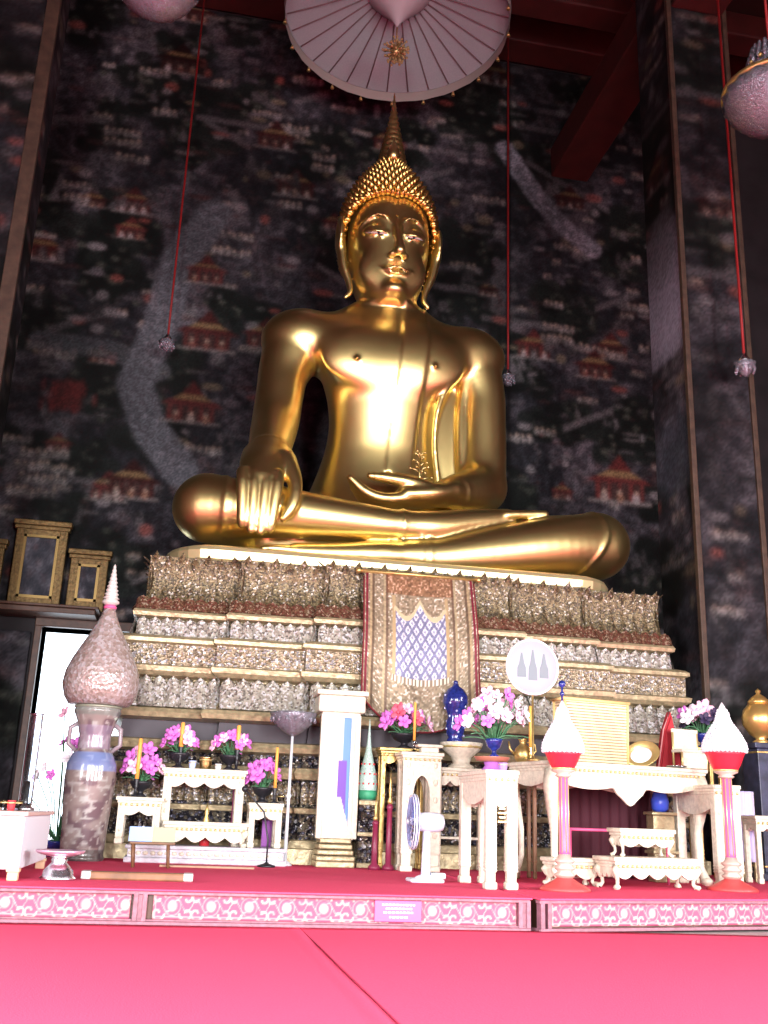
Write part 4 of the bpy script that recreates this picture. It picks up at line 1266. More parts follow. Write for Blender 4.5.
# brass pot and little cups
def cup(loc, r, h, m, name, label, cat, group=None, lid=False):
    t = thing(name, loc, label, cat, group)
    MB().lathe([(r*.75, 0), (r*.8, .006), (r*.95, h*.4), (r, h*.9), (r*1.08, h), (r*.94, h), (r*.85, h*.3), (.002, h*.25)], 20).build('body', m, t)
    b = MB(); b.lathe([(r*.99, h*.70), (r*1.04, h*.74), (r*1.04, h*.78), (r*.99, h*.82)], 20); b.build('band', CREAM_EDGE if m is not GOLD_DULL else BRASS, t)
    return t
cup(on(205, 769, 10.56, TOPB), .062, .12, BRASS, 'incense_pot', 'brass incense pot in the middle of the tallest left altar table', 'pot')
cup(on(192, 769, 10.49, TOPB), .035, .075, mat('blue_white_glaze', (.45, .55, .85), .2), 'offering_cup', 'light blue cup beside the brass pot on the left altar', 'cup')
cup(on(218, 769, 10.49, TOPB), .033, .055, WHITE, 'offering_cup', 'small white cup beside the brass pot on the left altar', 'cup')
cup(on(281, 801, 10.46, TOPD), .035, .09, GLASS, 'offering_cup', 'clear glass cup at the crystal lamp foot on the left altar', 'cup')
# purple cloths hanging behind the table legs
for px, y0, y1, Y, lb, m in ((239, 786, 822, 10.72, 'dark magenta cloth strip hanging inside the tallest left altar table', mat('magenta_cloth', (.30, .04, .14), .8)), (268, 820, 855, 10.70, 'purple cloth strip hanging behind the small table under the crystal lamp', PURPLE_CLOTH)):
    z1, z0 = at(px, y0, Y).z, max(pz+.002, at(px, y1, Y).z); x = at(px, y0, Y).x
    P = np.zeros((14, 9, 3)); uu = np.linspace(-1, 1, 9)
    P[..., 0] = x+uu[None, :]*.055; P[..., 1] = Y+.012*np.cos(uu*8)[None, :]; P[..., 2] = np.linspace(pz+.001, z1, 14)[:, None]
    tag(grid_mesh('cloth_strip', P, None, m, thick=(0, .012, 0)), lb, 'cloth')
# small gilt figure under the tallest table
t = thing('gilt_figurine', on(206, 822, 10.52, pz), 'small gilt figure on a dark red foot under the tallest left altar table', 'figurine')
MB().lathe([(.05, 0), (.05, .05), (.038, .07), (.04, .10)], 14).build('foot', RED_LACQ, t)
MB().lathe([(.038, .10), (.042, .13), (.030, .19), (.034, .24), (.016, .28), (.024, .31), (.014, .35), (.002, .40)], 14).build('figure', GOLD_DULL, t)
# gooseneck microphone leaning over the small table
mp = on(263, 812, 10.20, DZ)
t = thing('gooseneck_microphone', on(266, 868, 10.08, DZ), 'black gooseneck microphone on the dais carpet in front of the left altar', 'microphone')
MB().lathe([(.085, 0), (.085, .016), (.03, .03), (.012, .045)], 18).build('foot', BLACK, t)
q = Vector(t.location)
pa, pb_ = at(264, 812, 10.12)-q, at(245, 789, 10.12)-q
MB().tube([(0, 0, .03), (0, 0, .25), pa, pa*.4+pb_*.6, pb_], [.009, .009, .009, .008, .007], 7).build('neck', BLACK, t)
MB().ball(pb_, .032, 10, 7).build('head', BLACK, t)

# --- crystal lamp stand behind the small table
Y = 10.42; lp = sit(288.5, 800, Y)
lp.z = DZ
t = thing('crystal_lamp_stand', lp, 'slim silver stand with a wide cut crystal bowl behind the left altar', 'lamp')
zt = at(286, 734, Y).z-lp.z
MB().lathe([(.07, 0), (.07, .02), (.02, .05), (.016, zt*.5), (.026, zt*.52), (.016, zt*.54), (.014, zt)], 14).build('pole', mat('pale_silver_paint', (.75, .78, .82), .3, .3), t)
rr = wid(262, 306, 712, Y)/2
MB().lathe([(.02, zt-.02), (rr*.45, zt+.03), (rr*.8, zt+.10), (rr, zt+.19), (rr*1.02, zt+.215), (rr*.9, zt+.20), (rr*.5, zt+.09), (.01, zt+.04)], 28, lobes=14, amp=.07).build('crystal_bowl', CRYSTAL, t)
b = MB()
for i in range(16):
    a = 2*PI*i/16; b.ball((rr*math.cos(a), rr*math.sin(a), zt+.14), .017, 6, 4, (1, 1, 1.8))
b.build('drops', CRYSTAL, t)

# --- big covered vase of pearl inlay with a spired bulb on top
VY = 10.36
vl = sit(81, 858, VY)
t = thing('tall_vase', vl, 'big painted porcelain vase carrying the pearl bulb, beside the bright doorway', 'vase')
def vz(py, px=85): return at(px, py, VY).z-DZ
def vr(a, b_, py): return wid(a, b_, py, VY)/2
prof = [(.20, 0), (.215, .01), (vr(60, 104, 850), .05), (vr(58, 105, 820), vz(820)), (vr(55, 107, 780), vz(780)), (vr(57, 107, 764), vz(764)), (vr(62, 104, 755), vz(755)), (vr(68, 101, 749), vz(749)), (vr(70, 102, 735), vz(735)), (vr(66, 106, 720), vz(720)), (vr(62, 110, 711), vz(711)), (vr(63, 109, 708), vz(708)), (.05, vz(708))]
nv_ = 90; na = 72
zs = np.array([p[1] for p in prof[:-1]]); rs = np.array([p[0] for p in prof[:-1]])
zq = np.linspace(0, zs[-1], nv_); rq = np.interp(zq, zs, rs)
aa = np.linspace(0, 2*PI, na)
P = np.stack([rq[:, None]*np.cos(aa)[None, :], rq[:, None]*np.sin(aa)[None, :], np.repeat(zq[:, None], na, 1)], -1)
Cv = np.zeros((nv_, na, 3)); n1 = vnoise(nv_, na, 5, 61); n2 = vnoise(nv_, na, 2, 62)
n1[:, -6:] = n1[:, :6][:, ::-1]; n2[:, -6:] = n2[:, :6][:, ::-1]
Cv[:] = (.25, .20, .185)
k = np.clip((n1-.5)*5, 0, 1)[..., None]; Cv = Cv*(1-k)+k*np.array((.13, .085, .095))
k = np.clip((n2-.6)*5, 0, 1)[..., None]; Cv = Cv*(1-k)+k*np.array((.36, .34, .32))
bz = (zq > vz(770)) & (zq < vz(752)); Cv[bz] = Cv[bz]*.3+np.array((.16, .24, .48))*.7
bz = (zq > vz(748)) & (zq < vz(725)); Cv[bz] = Cv[bz]*.6+np.array((.30, .24, .36))*.4
bz = (zq > vz(716)); Cv[bz] = Cv[bz]*.5+np.array((.14, .20, .17))*.5
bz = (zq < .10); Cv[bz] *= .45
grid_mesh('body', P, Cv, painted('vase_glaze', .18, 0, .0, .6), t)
b = MB(); b.lathe([(.05, zs[-1]-.005), (rs[-1], zs[-1]), (rs[-1]+.012, zs[-1]+.008), (rs[-1]+.01, zs[-1]+.02), (.05, zs[-1]+.022)], 36); b.build('rim', mat('greenish_gilt', (.30, .32, .24), .4, .3), t)
b = MB()
for s in (-1, 1): b.tube([(s*(rs[7]+.0), 0, vz(752)), (s*(rs[7]+.09), 0, vz(744)), (s*(rs[7]+.085), 0, vz(728)), (s*rs[8], 0, vz(722))], .022, 8)
b.build('handles', mat('vase_handle', (.25, .20, .22), .3), t)
bl = Vector((vl.x, VY, DZ+zs[-1]+.022))
t = thing('pearl_bulb', bl, 'pearl scaled lotus bulb with a pale ringed spire standing on the vase', 'ornament')
def bz_(py, px=95): return at(px, py, VY).z-bl.z
def br(py, a, b_): return wid(a, b_, py, VY)/2
b = MB()
prof = [(.17, 0), (br(704, 62, 124), .015), (br(697, 57, 129), bz_(697)), (br(685, 54, 132), bz_(685)), (br(672, 57, 131), bz_(672)), (br(660, 63, 127), bz_(660)), (br(648, 70, 121), bz_(648)), (br(636, 78, 115), bz_(636)), (br(624, 85, 109), bz_(624)), (br(614, 90, 105), bz_(614)), (br(606, 93, 103), bz_(606))]
b.lathe(prof, 40); b.build('bulb', MOP, t)
b = MB(); z0 = bz_(608)
b.lathe([(.062, z0), (.066, z0+.02), (.05, z0+.04)], 20); b.build('pink_ring', PINK_PAINT, t)
b = MB(); z1 = bz_(563, 99); pr = [(.05, z0+.035), (.085, z0+.06), (.085, z0+.08), (.052, z0+.10)]
for i in range(9):
    q = i/9; zc = z0+.10+(z1-z0-.10)*q; r0 = .062*(1-q)+.006
    pr += [(r0, zc), (r0*1.18, zc+.010), (r0*.88, zc+.026)]
b.lathe(pr+[(.002, z1)], 16); b.build('spire', mat('pale_pearl', (.56, .52, .48), .3, .1), t)
t = tag(MB().lathe([(.03, 0), (.06, .03), (.055, .08), (.02, .11), (.001, .115)], 14).build('glass_ball', mat('pale_green_glass', (.55, .68, .55), .15, trans=.3)), 'small pale green glass ball hanging at the vase neck beneath the pearl bulb', 'ornament')
p = at(111, 722, VY-.05); t.location = (p.x, VY-.05, p.z)
# orchids tucked behind the vase
bouquet('orchid_spray', on(66, 770, 10.98, DZ), 'tall magenta orchid spray half hidden behind the painted vase', 'flowers', None, 14, .36, at(66, 705, 10.98).z-DZ-.1, MAG+[('white', ORCHID_WHITE)], seed=8, size=1.3, potr=.16)
# --- things at the edge of the view, left
bx0 = at(18, 880, 7.5); 
t = thing('white_chest', Vector((bx0.x, 7.45, DZ)), 'white painted chest on wooden feet at the very edge of the dais', 'chest')
H = at(10, 811, 7.45).z-DZ
MB().box(-.95, 0, 0, 1.5, .07, H-.03, .012).build('body', mat('white_chest_paint', (.66, .66, .70), .45), t)
MB().box(-.98, .02, -.02, 1.52, H-.03, H, .008).build('lid', mat('rosy_wood', (.55, .36, .32), .4), t)
for x in (-.93, -.07):
    for y in (.0, 1.42): MB().box(x, x+.07, y, y+.07, 0, .075, .008).box(x-.008, x+.078, y-.01, y+.078, .055, .08, .006).build('foot', mat('light_wood_foot', (.62, .42, .26), .5), t)
ctop = DZ+H
t = thing('glass_tube_lamp', Vector((at(25, 805, 8.6).x, 8.6, ctop)), 'tall clear glass tube lamp standing on the white chest', 'lamp')
h_ = at(27, 713, 8.6).z-ctop
MB().lathe([(.075, 0), (.08, .015), (.05, .03), (.055, .05)], 20).build('foot', SILVER, t)
MB().lathe([(.052, .05), (.052, h_-.01), (.058, h_), (.050, h_), (.047, h_-.01), (.047, .055), (.002, .055)], 24).build('glass_tube', GLASS, t)
MB().lathe([(.02, .055), (.02, .22), (.002, .225)], 10).build('wax', WHITE, t)
for i, (px, Y, m, lb) in enumerate(((4, 7.9, GLASS, 'small clear glass on the white chest, at the edge of the view'), (11, 7.9, RED_LACQ, 'small red cup on the white chest'), (18, 8.1, GLASS, 'small clear glass on the white chest beside the tube lamp foot'))):
    cup(Vector((at(px, 806, Y).x, Y, ctop)), .030, .07, m, 'small_cup', lb, 'cup', 'small cups on the white chest')
# silver footed tray
p = base_at(55, 881)
t = thing('footed_tray', Vector((p.x, p.y+.13, DZ)), 'silver footed offering tray on the red carpet near the white chest', 'tray')
hh = at(55, 851, t.location.y).z-DZ; r_ = wid(30, 80, 850, t.location.y)/2
MB().lathe([(.118, 0), (.122, .012), (.105, .03), (.10, .06), (.072, .09), (.050, hh*.62), (.058, hh*.70), (.045, hh*.76), (.07, hh*.82)], 28).build('foot', SILVER, t)
MB().lathe([(.05, hh*.80), (r_*.55, hh*.84), (r_*.92, hh*.93), (r_, hh), (r_*1.0, hh+.008), (r_*.94, hh+.004), (r_*.85, hh*.95), (r_*.5, hh*.88), (.002, hh*.87)], 36).build('dish', mat('rosy_silver', (.78, .52, .66), .3, .7), t)
# plank and thin mat on the carpet
p = base_at(137, 881)
t = thing('wooden_bar', Vector((p.x, p.y+.06, DZ)), 'brown wooden bar with silver end caps lying on the red dais carpet', 'bar')
t.rotation_euler = (0, 0, R(-1))
L = wid(85, 188, 878, p.y)
MB().box(-L/2, L/2, -.05, .05, 0, .055, .012).build('bar', BROWN_WOOD, t)
for s in (-1, 1): MB().box(s*L/2-.035, s*L/2+.035, -.054, .054, .0, .059, .01).build('end_cap', mat('dull_silver', (.5, .47, .45), .4, .6), t)
p = base_at(207, 868)
tag(MB().box(-.42, .42, -.05, .05, 0, .018, .006).build('floor_strip', mat('tan_strip', (.45, .27, .18), .7, var=.15, scale=14)), 'thin tan strip lying on the carpet before the left altar plinth', 'mat').location = (p.x, p.y, DZ)
# low wooden book rest with two open booklets
p = base_at(150, 868)
t = thing('book_rest', Vector((p.x, p.y, DZ)), 'small slim-legged wooden book rest before the left altar', 'stand')
Yb = p.y; hb2 = at(150, 842, Yb).z-DZ; wb2 = wid(130, 176, 842, Yb)
MB().box(-wb2/2, wb2/2, 0, .22, hb2-.02, hb2, .005).build('board', BROWN_WOOD, t)
for x in (-wb2/2+.03, wb2/2-.06):
    for y in (.02, .18): MB().tube([(x+.015, y, 0), (x, y, hb2-.015)], [.014, .016], 8).build('leg', BROWN_WOOD, t)
for px, m, lb in ((140, BLUE_CLOTH, 'light blue card propped on the small wooden book rest'), (163, mat('olive_card', (.42, .42, .28), .6), 'olive and tan card propped on the small wooden book rest')):
    q = at(px, 842, Yb+.06)
    c = thing('card', Vector((q.x, Yb+.05, DZ+hb2)), lb, 'card')
    MB().box(-.10, .10, -.006, .006, .0, .13, .003, M=Matrix.Rotation(R(-20), 4, 'X')).build('sheet', m, c)
    MB().box(-.10, .10, .075, .085, .0, .10, .002, M=Matrix.Rotation(R(14), 4, 'X')).build('prop', WHITE, c)

# --- white column with a sash of blue and purple cloth, and the lotus lamp behind it
Y = 10.28; p = sit(335, 868, Y)
t = thing('white_column', p, 'white square column with gilt mouldings and a blue purple panel, at the throne front', 'column')
zt = at(338, 690, Y).z-DZ; zc = at(338, 712, Y).z-DZ; zb = at(335, 832, Y).z-DZ
hw = wid(321, 356, 780, Y)/2; hb3 = wid(315, 354, 850, Y)/2; hc = wid(313, 360, 700, Y)/2; dp = .36
b = MB(); b.box(-hb3, hb3, 0, dp, 0, .06, .01)
for k in range(4): b.box(-hb3+.012*k, hb3-.012*k, .01*k, dp-.01*k, .06+k*.055, .06+k*.055+.05, .012)
b.build('base', GILT_MOULD, t)
b = MB(); b.box(-hw, hw, .04, dp-.04, .26, zc, .012)
for s in (-1, 1): b.box(s*hw-.028, s*hw+.028, .024, .07, .27, zc-.02, .008)
b.build('shaft', WHITE_GILT, t)
b = MB(); b.box(-hw-.02, hw+.02, .03, dp-.02, zc-.03, zc, .008).box(-hc, hc, 0, dp, zc, zt-.05, .02).box(-hc-.025, hc+.025, -.02, dp+.0, zt-.05, zt, .01)
b.build('capital', WHITE_GILT, t)
nz, nx = 60, 14
im = np.zeros((nz, nx, 3)); zz = np.linspace(0, 1, nz)[:, None]; uu = np.linspace(-1, 1, nx)[None, :]
im[:] = (.13, .26, .55)
m_ = (zz < .62) & (uu < .4+.0*zz); im[np.broadcast_to(m_, (nz, nx))] = (.17, .08, .40)
m_ = (zz < .30) & (uu < 1.2-6*zz+.2); im[np.broadcast_to(m_, (nz, nx))] = (.6, .6, .64)
m_ = (zz > .62) & (uu < -.3); im[np.broadcast_to(m_, (nz, nx))] = (.55, .58, .62)
P = np.zeros((nz, nx, 3)); P[..., 0] = uu*.06+.05; P[..., 1] = .036; P[..., 2] = zb+(zc-.05-zb)*zz
grid_mesh('cloth_panel', P, im, painted('cloth_paint', .6), t, thick=(0, .01, 0))
def phum(name, loc, label, r, h, m, band=None, dots=None, group=None):
    t = thing(name, loc, label, 'ornament', group)
    MB().lathe([(r*.7, 0), (r*.9, h*.04), (r, h*.14), (r*.98, h*.24), (r*.82, h*.36), (r*.58, h*.48), (r*.34, h*.60), (r*.20, h*.72), (r*.11, h*.86), (.004, h)], 28).build('body', m, t)
    if band: MB().lathe([(r*.86, h*.01), (r*1.02, h*.05), (r*1.05, h*.09), (r*.98, h*.12)], 28).build('band', band, t)
    if dots:
        for rowz, rr_, n in ((.20, 1.0, 11), (.32, .90, 10), (.44, .68, 8)):
            for i in range(n):
                a = 2*PI*i/n+rowz*9
                if math.sin(a) > .35: continue
                MB().ball((r*rr_*math.cos(a), r*rr_*math.sin(a), h*rowz), r*.11, 7, 5).build('dot', dots, t)
    return t
Y = 10.40; gp = sit(366, 862, Y)
t = thing('mirror_stand', gp, 'short mirror mosaic stand under the green lotus ornament, beside the white column', 'stand')
zs_ = at(361, 800, Y).z-DZ
MB().box(-.10, .10, -.02, .20, 0, .05, .008).box(-.10, .10, -.02, .20, zs_-.05, zs_, .008).box(-.105, .105, -.03, .20, .30, .34, .006).build('moulding', GILT_MOULD, t)
MB().box(-.09, .09, 0, .18, .05, zs_-.05, .004).build('panel', MOSAIC_DARK, t)
phum('lotus_ornament', Vector((gp.x, Y+.09, DZ+zs_)), 'slender green and white bottle shaped lotus ornament with red dots', wid(355, 374, 785, Y)/2, at(361, 718, Y).z-DZ-zs_, mat('pale_green_petals', (.45, .62, .55), .5, var=.3, scale=60), mat('green_band', (.05, .36, .18), .5), RED_LACQ)
for px, y0, Y, lb in ((374, 795, 10.12, 'short dark red candlestick standing at the mirror stand foot'), (388, 770, 10.12, 'taller dark red candlestick between mirror stand and arched table')):
    q = sit(px, 866, Y); h_ = at(px, y0, Y).z-DZ
    t = thing('candlestick', q, lb, 'candlestick', 'dark red candlesticks by the white column')
    MB().lathe([(.06, 0), (.06, .03), (.03, .06), (.026, h_*.6), (.036, h_*.62), (.02, h_*.66)], 14).build('stem', mat('maroon_lacquer', (.22, .02, .06), .35), t)
    MB().lathe([(.02, h_*.65), (.03, h_*.68), (.012, h_*.72), (.018, h_*.80), (.01, h_*.88), (.002, h_)], 12).build('gilt_tip', GOLD_DULL, t)

# --- centre: arched white stand, flowers, cobalt vase, fan
EY = 9.95; q = sit(420, 866, EY)
eh = at(417, 752, EY).z-DZ
tE = altar_table('arched_stand', q, wid(401, 439, 760, EY), .30, eh, 'tall narrow white stand with an arched opening behind the electric fan', None, lw=.11, apron=.1, arch=True)
tE['category'] = 'stand'
ez = DZ+eh
t = thing('gilt_tray', on(429, 752, EY+.06, ez), 'small white and gilt tray on the arched white stand', 'tray')
MB().box(-.09, .09, -.05, .05, 0, .05, .008).box(-.13, .13, -.07, .07, .05, .08, .01).build('tray', WHITE_GILT, t)
sY = 10.36
q = sit(402, 866, sY)
t = altar_table('low_gilt_shelf', on(404, 750, 10.33, DZ), wid(384, 428, 748, 10.33), .2, at(404, 748, 10.33).z-DZ, 'dark gilt side table under the pink flower bowl, behind the arched stand', None, lw=.05, apron=.08, m=GOLD_DULL)
fz = at(404, 748, 10.33).z
bouquet('flower_bowl', on(404, 748, 10.43, fz), 'pink flowers and dark leaves in a bowl between the arched stand and embroidered cloth', 'flowers', None, 16, .28, .34, [('magenta', ORCHID), ('pale', ORCHID_PALE), ('red', mat('rose_petals', (.60, .10, .16), .6))], seed=12, size=1.35, leaves=10, potr=.13, bowl=BLACK)
candle(on(414, 752, EY+.24, ez), at(414, 702, EY+.24).z-ez, 'slim orange candle in front of the pink flower bowl', 'slim orange candles at the throne', .014, .12, hm=GLASS)
# long white and gilt console behind, carrying the cobalt vase and white footed bowl
CY = 10.34
q = sit(462, 866, CY); cz = at(462, 768, CY).z
altar_table('gilt_console', q, wid(436, 489, 770, CY), .26, cz-DZ, 'white and gilt console behind the fan, under the cobalt vase', None, lw=.06, apron=.10, scal=4, shelf=.30)
t = thing('footed_bowl', on(461, 768, CY+.13, cz), 'white and gilt carved footed bowl on the console', 'bowl')
bh = at(461, 743, CY+.13).z-cz; brd = wid(441, 481, 745, CY)/2
MB().lathe([(brd*.6, 0), (brd*.62, .02), (brd*.4, .05), (brd*.5, bh*.45), (brd*.85, bh*.7), (brd, bh*.92), (brd*1.02, bh), (brd*.9, bh), (.002, bh*.85)], 32, lobes=16, amp=.05).build('bowl', WHITE_GILT, t)
MB().lathe([(brd*.93, bh*.78), (brd*1.0, bh*.82), (brd*1.0, bh*.86), (brd*.96, bh*.9)], 32).build('band', CREAM_EDGE, t)
bz0 = cz+bh*.86
t = thing('cobalt_vase', Vector((at(455, 742, CY+.13).x, CY+.13, cz+bh)), 'dark cobalt blue double lobed vase standing on the white footed bowl', 'vase')
vh = at(455, 684, CY+.13).z-cz-bh; vr_ = wid(443, 467, 700, CY)/2
MB().lathe([(vr_*.62, 0), (vr_*.66, .02), (vr_*.52, .05), (vr_*.70, vh*.16), (vr_*.78, vh*.28), (vr_*.60, vh*.42), (vr_*.72, vh*.52), (vr_*1.0, vh*.66), (vr_*1.0, vh*.78), (vr_*.7, vh*.90), (vr_*.28, vh*.96), (vr_*.22, vh), (.002, vh)], 24, lobes=8, amp=.06).build('body', COBALT, t)
b = MB()
for i in range(26):
    a = i*2.4; z = vh*(.12+.7*i/26); rz_ = float(np.interp(z/vh, [0, .16, .28, .42, .52, .66, .78, .9], [.62, .70, .78, .60, .72, 1.0, 1.0, .7]))*vr_
    b.ball((rz_*math.cos(a)*1.03, rz_*math.sin(a)*1.03, z), .014, 6, 4)
b.build('stud_pattern', mat('pale_blue_studs', (.45, .50, .75), .2, .3), t)
MB().ball((0, 0, vh+.012), .028, 10, 6).build('stopper', COBALT, t)

# electric fan, seen edge-on
p = base_at(428, 883)
FY = p.y+.09
t = thing('electric_fan', Vector((p.x, FY, DZ)), 'white electric desk fan with blue grey cage turned side-on, on the red dais carpet', 'fan')
zc = at(425, 822, FY).z-DZ
FW = mat('fan_white', (.62, .65, .74), .35)
b = MB(); b.box(-.145, .135, -.11, .11, 0, .03, .014)
b.lathe([(.10, .025), (.075, .045), (.035, .06)], 20); b.build('base', FW, t)
MB().lathe([(.040, .05), (.034, zc*.5), (.030, zc-.05)], 16).build('column', FW, t)
b = MB(); Mx = Matrix.Translation((.035, 0, zc)) @ Matrix.Rotation(R(90), 4, 'Y')
b.lathe([(.045, -.12), (.072, -.10), (.078, -.03), (.078, .06), (.062, .10), (.02, .115)], 20, M=Mx); b.build('motor', FW, t)
Mc = Matrix.Translation((-.115, 0, zc)) @ Matrix.Rotation(R(-90), 4, 'Y') @ Matrix.Rotation(R(-4), 4, 'X')
FR = .215
b = MB()
for r0, z in ((FR, 0), (FR*.99, .02), (FR*.99, -.02)):
    b.tube([Mc @ Vector((r0*math.cos(2*PI*i/40), r0*math.sin(2*PI*i/40), z)) for i in range(41)], .008 if z == 0 else .004, 6)
b.build('cage_rim', FW, t)
b = MB()
for s in (-1, 1):
    for i in range(30):
        a = 2*PI*i/30
        b.tube([Mc @ Vector((q_*FR*math.cos(a+.25*q_), q_*FR*math.sin(a+.25*q_), s*.04*math.sqrt(max(0, 1-q_**3)))) for q_ in (.12, .4, .7, .9, 1)], .003, 4)
    for r0 in (.4, .7): b.tube([Mc @ Vector((r0*FR*math.cos(2*PI*i/28), r0*FR*math.sin(2*PI*i/28), s*.04*math.sqrt(1-r0**3))) for i in range(29)], .003, 4)
b.build('cage_wires', mat('blue_grey_wire', (.20, .22, .42), .4), t)
MB().lathe([(.03, -.03), (.03, .03), (.015, .05), (.001, .052)], 14, M=Mc).build('hub', FW, t)
for k in range(3):
    b = MB(); vs = []; fs = []
    for j in range(7):
        q_ = .14+.78*j/6
        for i in range(6):
            a = k*2*PI/3+(i/5-.5)*1.25*(.55+.45*math.sin(PI*j/6))
            vs.append(Mc @ Vector((q_*FR*math.cos(a), q_*FR*math.sin(a), .03*(i/5-.5))))
    n0 = len(vs); vs += [v+Mc.to_3x3() @ Vector((0, 0, .004)) for v in vs]
    for j in range(6):
        for i in range(5):
            q2 = j*6+i; fs += [(q2, q2+1, q2+7, q2+6), (n0+q2+6, n0+q2+7, n0+q2+1, n0+q2)]
    b.add(vs, fs, True).build('blade', mat('blue_blade', (.16, .20, .50), .25), t)
MB().box(.04, .16, -.05, .05, .028, .075, .012).build('switch_box', FW, t)

# --- narrow white stands with long pierced fronts: one by the fan, its twin behind the far pink column
def long_stand(loc, w, d, h, label):
    return altar_table('narrow_table', loc, w, d, h, label, 'narrow white altar tables on the right side of the dais', lw=.085, apron=.20, scal=1)
p = base_at(502, 890)
sh_ = at(502, 770, p.y).z-DZ
tF = long_stand(Vector((p.x, p.y, DZ)), wid(487, 518, 780, p.y), .80, sh_, 'narrow long white table with carved legs beside the electric fan')
b = MB()
for k in range(7): b.box(-.035+.01*(k % 2), .035-.01*(k % 2), -.004, .008, sh_*.55+k*.032, sh_*.55+k*.032+.018, .003)
b.build('carving', CREAM_EDGE, tF)
fz_ = DZ+sh_
t = thing('lacquer_tray', on(492, 757, p.y+.45, fz_), 'round brown lacquer tray on a purple foot, on the narrow table by the fan', 'tray')
MB().lathe([(.085, 0), (.085, .02), (.06, .05), (.07, .085)], 20).build('foot', PURPLE_CLOTH, t)
MB().lathe([(.06, .08), (.13, .09), (.145, .115), (.15, .12), (.13, .115), (.002, .10)], 26).build('dish', mat('brown_lacquer', (.40, .15, .10), .35), t)
bz_t = fz_
bouquet('orchid_arrangement', on(494, 752, p.y+.45, fz_+.118), 'large arching arrangement of pale pink orchids standing on the lacquer tray', 'flowers', None, 34, .30, .46, [('pale', ORCHID_PALE), ('pale', ORCHID_PALE), ('white', ORCHID_WHITE), ('magenta', ORCHID)], seed=21, size=1.05, leaves=9, stretch=1.05, potr=.07)
cup(on(503, 770, p.y+.10, fz_), .035, .06, mat('violet_glaze', (.34, .20, .50), .3), 'offering_cup', 'small violet cup at the near end of the narrow table by the fan', 'cup')

# --- right altar, standing at an angle on the dais block
def wp(px, py):
    return base_at(px, py)
pA, pB = Vector((1.10, 8.52, DZ)), Vector((2.36, 8.52+1.26*math.tan(WR), DZ))
HYm = 8.75
hl, hr = at(548, 765, 8.62), at(706, 765, 8.95)
hm = (hl+hr)/2; hwid = (hr-hl).to_2d().length
HRZ = math.atan2(hr.y-hl.y, hr.x-hl.x)
hz0 = (hl.z+hr.z)/2
tH = altar_table('scalloped_table', Vector((hm.x, hm.y, DZ)), hwid-.05, .72, hz0-DZ, 'big white altar table with deep scalloped apron and heart pendant, on the angled dais block', None, HRZ, leg='cabriole', lw=.11, apron=.15, scal=2, pend=(.19, .17))
HM = Matrix.Translation(Vector((hm.x, hm.y, 0))) @ Matrix.Rotation(HRZ, 4, 'Z')
def onH(px, py, back):
    """spot on the big right table: back = metres behind its front edge"""
    n = Vector((-math.sin(HRZ), math.cos(HRZ), 0)); p0_ = Vector((hm.x, hm.y, 0))+n*back
    d = _f + _r*((px-384)/FPX) + _u*((512-py)/FPX)
    o = Vector(CAM_LOC); tt = (p0_-o).dot(n)/d.dot(n)
    q = o+d*tt
    return Vector((q.x, q.y, hz0)), q
# maroon cloth hanging inside the table
c0, _q = onH(620, 765, .60)
nz, nx = 20, 60
P = np.zeros((nz, nx, 3)); uu = np.linspace(-1, 1, nx)
P[..., 0] = uu[None, :]*(hwid*.40); P[..., 1] = .014*np.cos(uu*38)[None, :]; P[..., 2] = np.linspace(.012, hz0-DZ-.10, nz)[:, None]
o = tag(grid_mesh('backcloth', P, None, mat('maroon_cloth', (.05, .006, .014), .85), thick=(0, .012, 0)), 'dark maroon cloth hanging behind the big scalloped table legs', 'cloth')
o.location = (c0.x, c0.y+.22, DZ); o.rotation_euler = (0, 0, HRZ)
def lowtable(px0, px1, yt, yb, label, z=DZ, back=None, rz=HRZ, d=.30, scal=3, Yoff=0):
    xm = (px0+px1)/2
    q = base_at(xm, yb, z); Yq = q.y+Yoff
    w_ = wid(px0, px1, yt, Yq); h_ = at(xm, yt, Yq).z-z
    return altar_table('low_table', Vector((at(xm, yt, Yq).x, Yq, z)), w_, d, h_, label, 'low white tables before the big scalloped table', rz, leg='cabriole', lw=.055, apron=.09, scal=scal), z+h_, Yq
tJ, jz, jy = lowtable(611, 704, 858, 890, 'widest low white table with scalloped apron, nearest the dais edge on the right', scal=5, d=.28)
tK, kz, ky = lowtable(553, 600, 858, 886, 'low white table by the pink column of the near red bowl', scal=2, d=.18, Yoff=-.02)
q = on(648, 857, jy+.15, jz)
tL = altar_table('low_table', q, wid(620, 677, 834, jy+.15), .16, at(648, 829, jy+.15).z-jz, 'smallest white scalloped table, standing on the widest low table', 'low white tables before the big scalloped table', HRZ, leg='cabriole', lw=.04, apron=.07, scal=3)
# red rail across the legs
r0, r1 = onH(568, 829, .10)[1], onH(668, 829, .10)[1]
t = thing('red_rail', Vector((r0.x, r0.y, DZ)), 'slim red rail on two posts under the big scalloped table', 'rail', None, HRZ)
Lr = (r1-r0).length; hr_ = r0.z-DZ
MB().tube([(0, 0, hr_), (Lr, 0, hr_)], .014, 8).build('rail', mat('rose_lacquer', (.62, .08, .20), .4), t)
for x in (.02, Lr-.02): MB().tube([(x, 0, 0), (x, 0, hr_)], .012, 8).build('post', mat('rose_lacquer', (.62, .08, .20), .4), t)
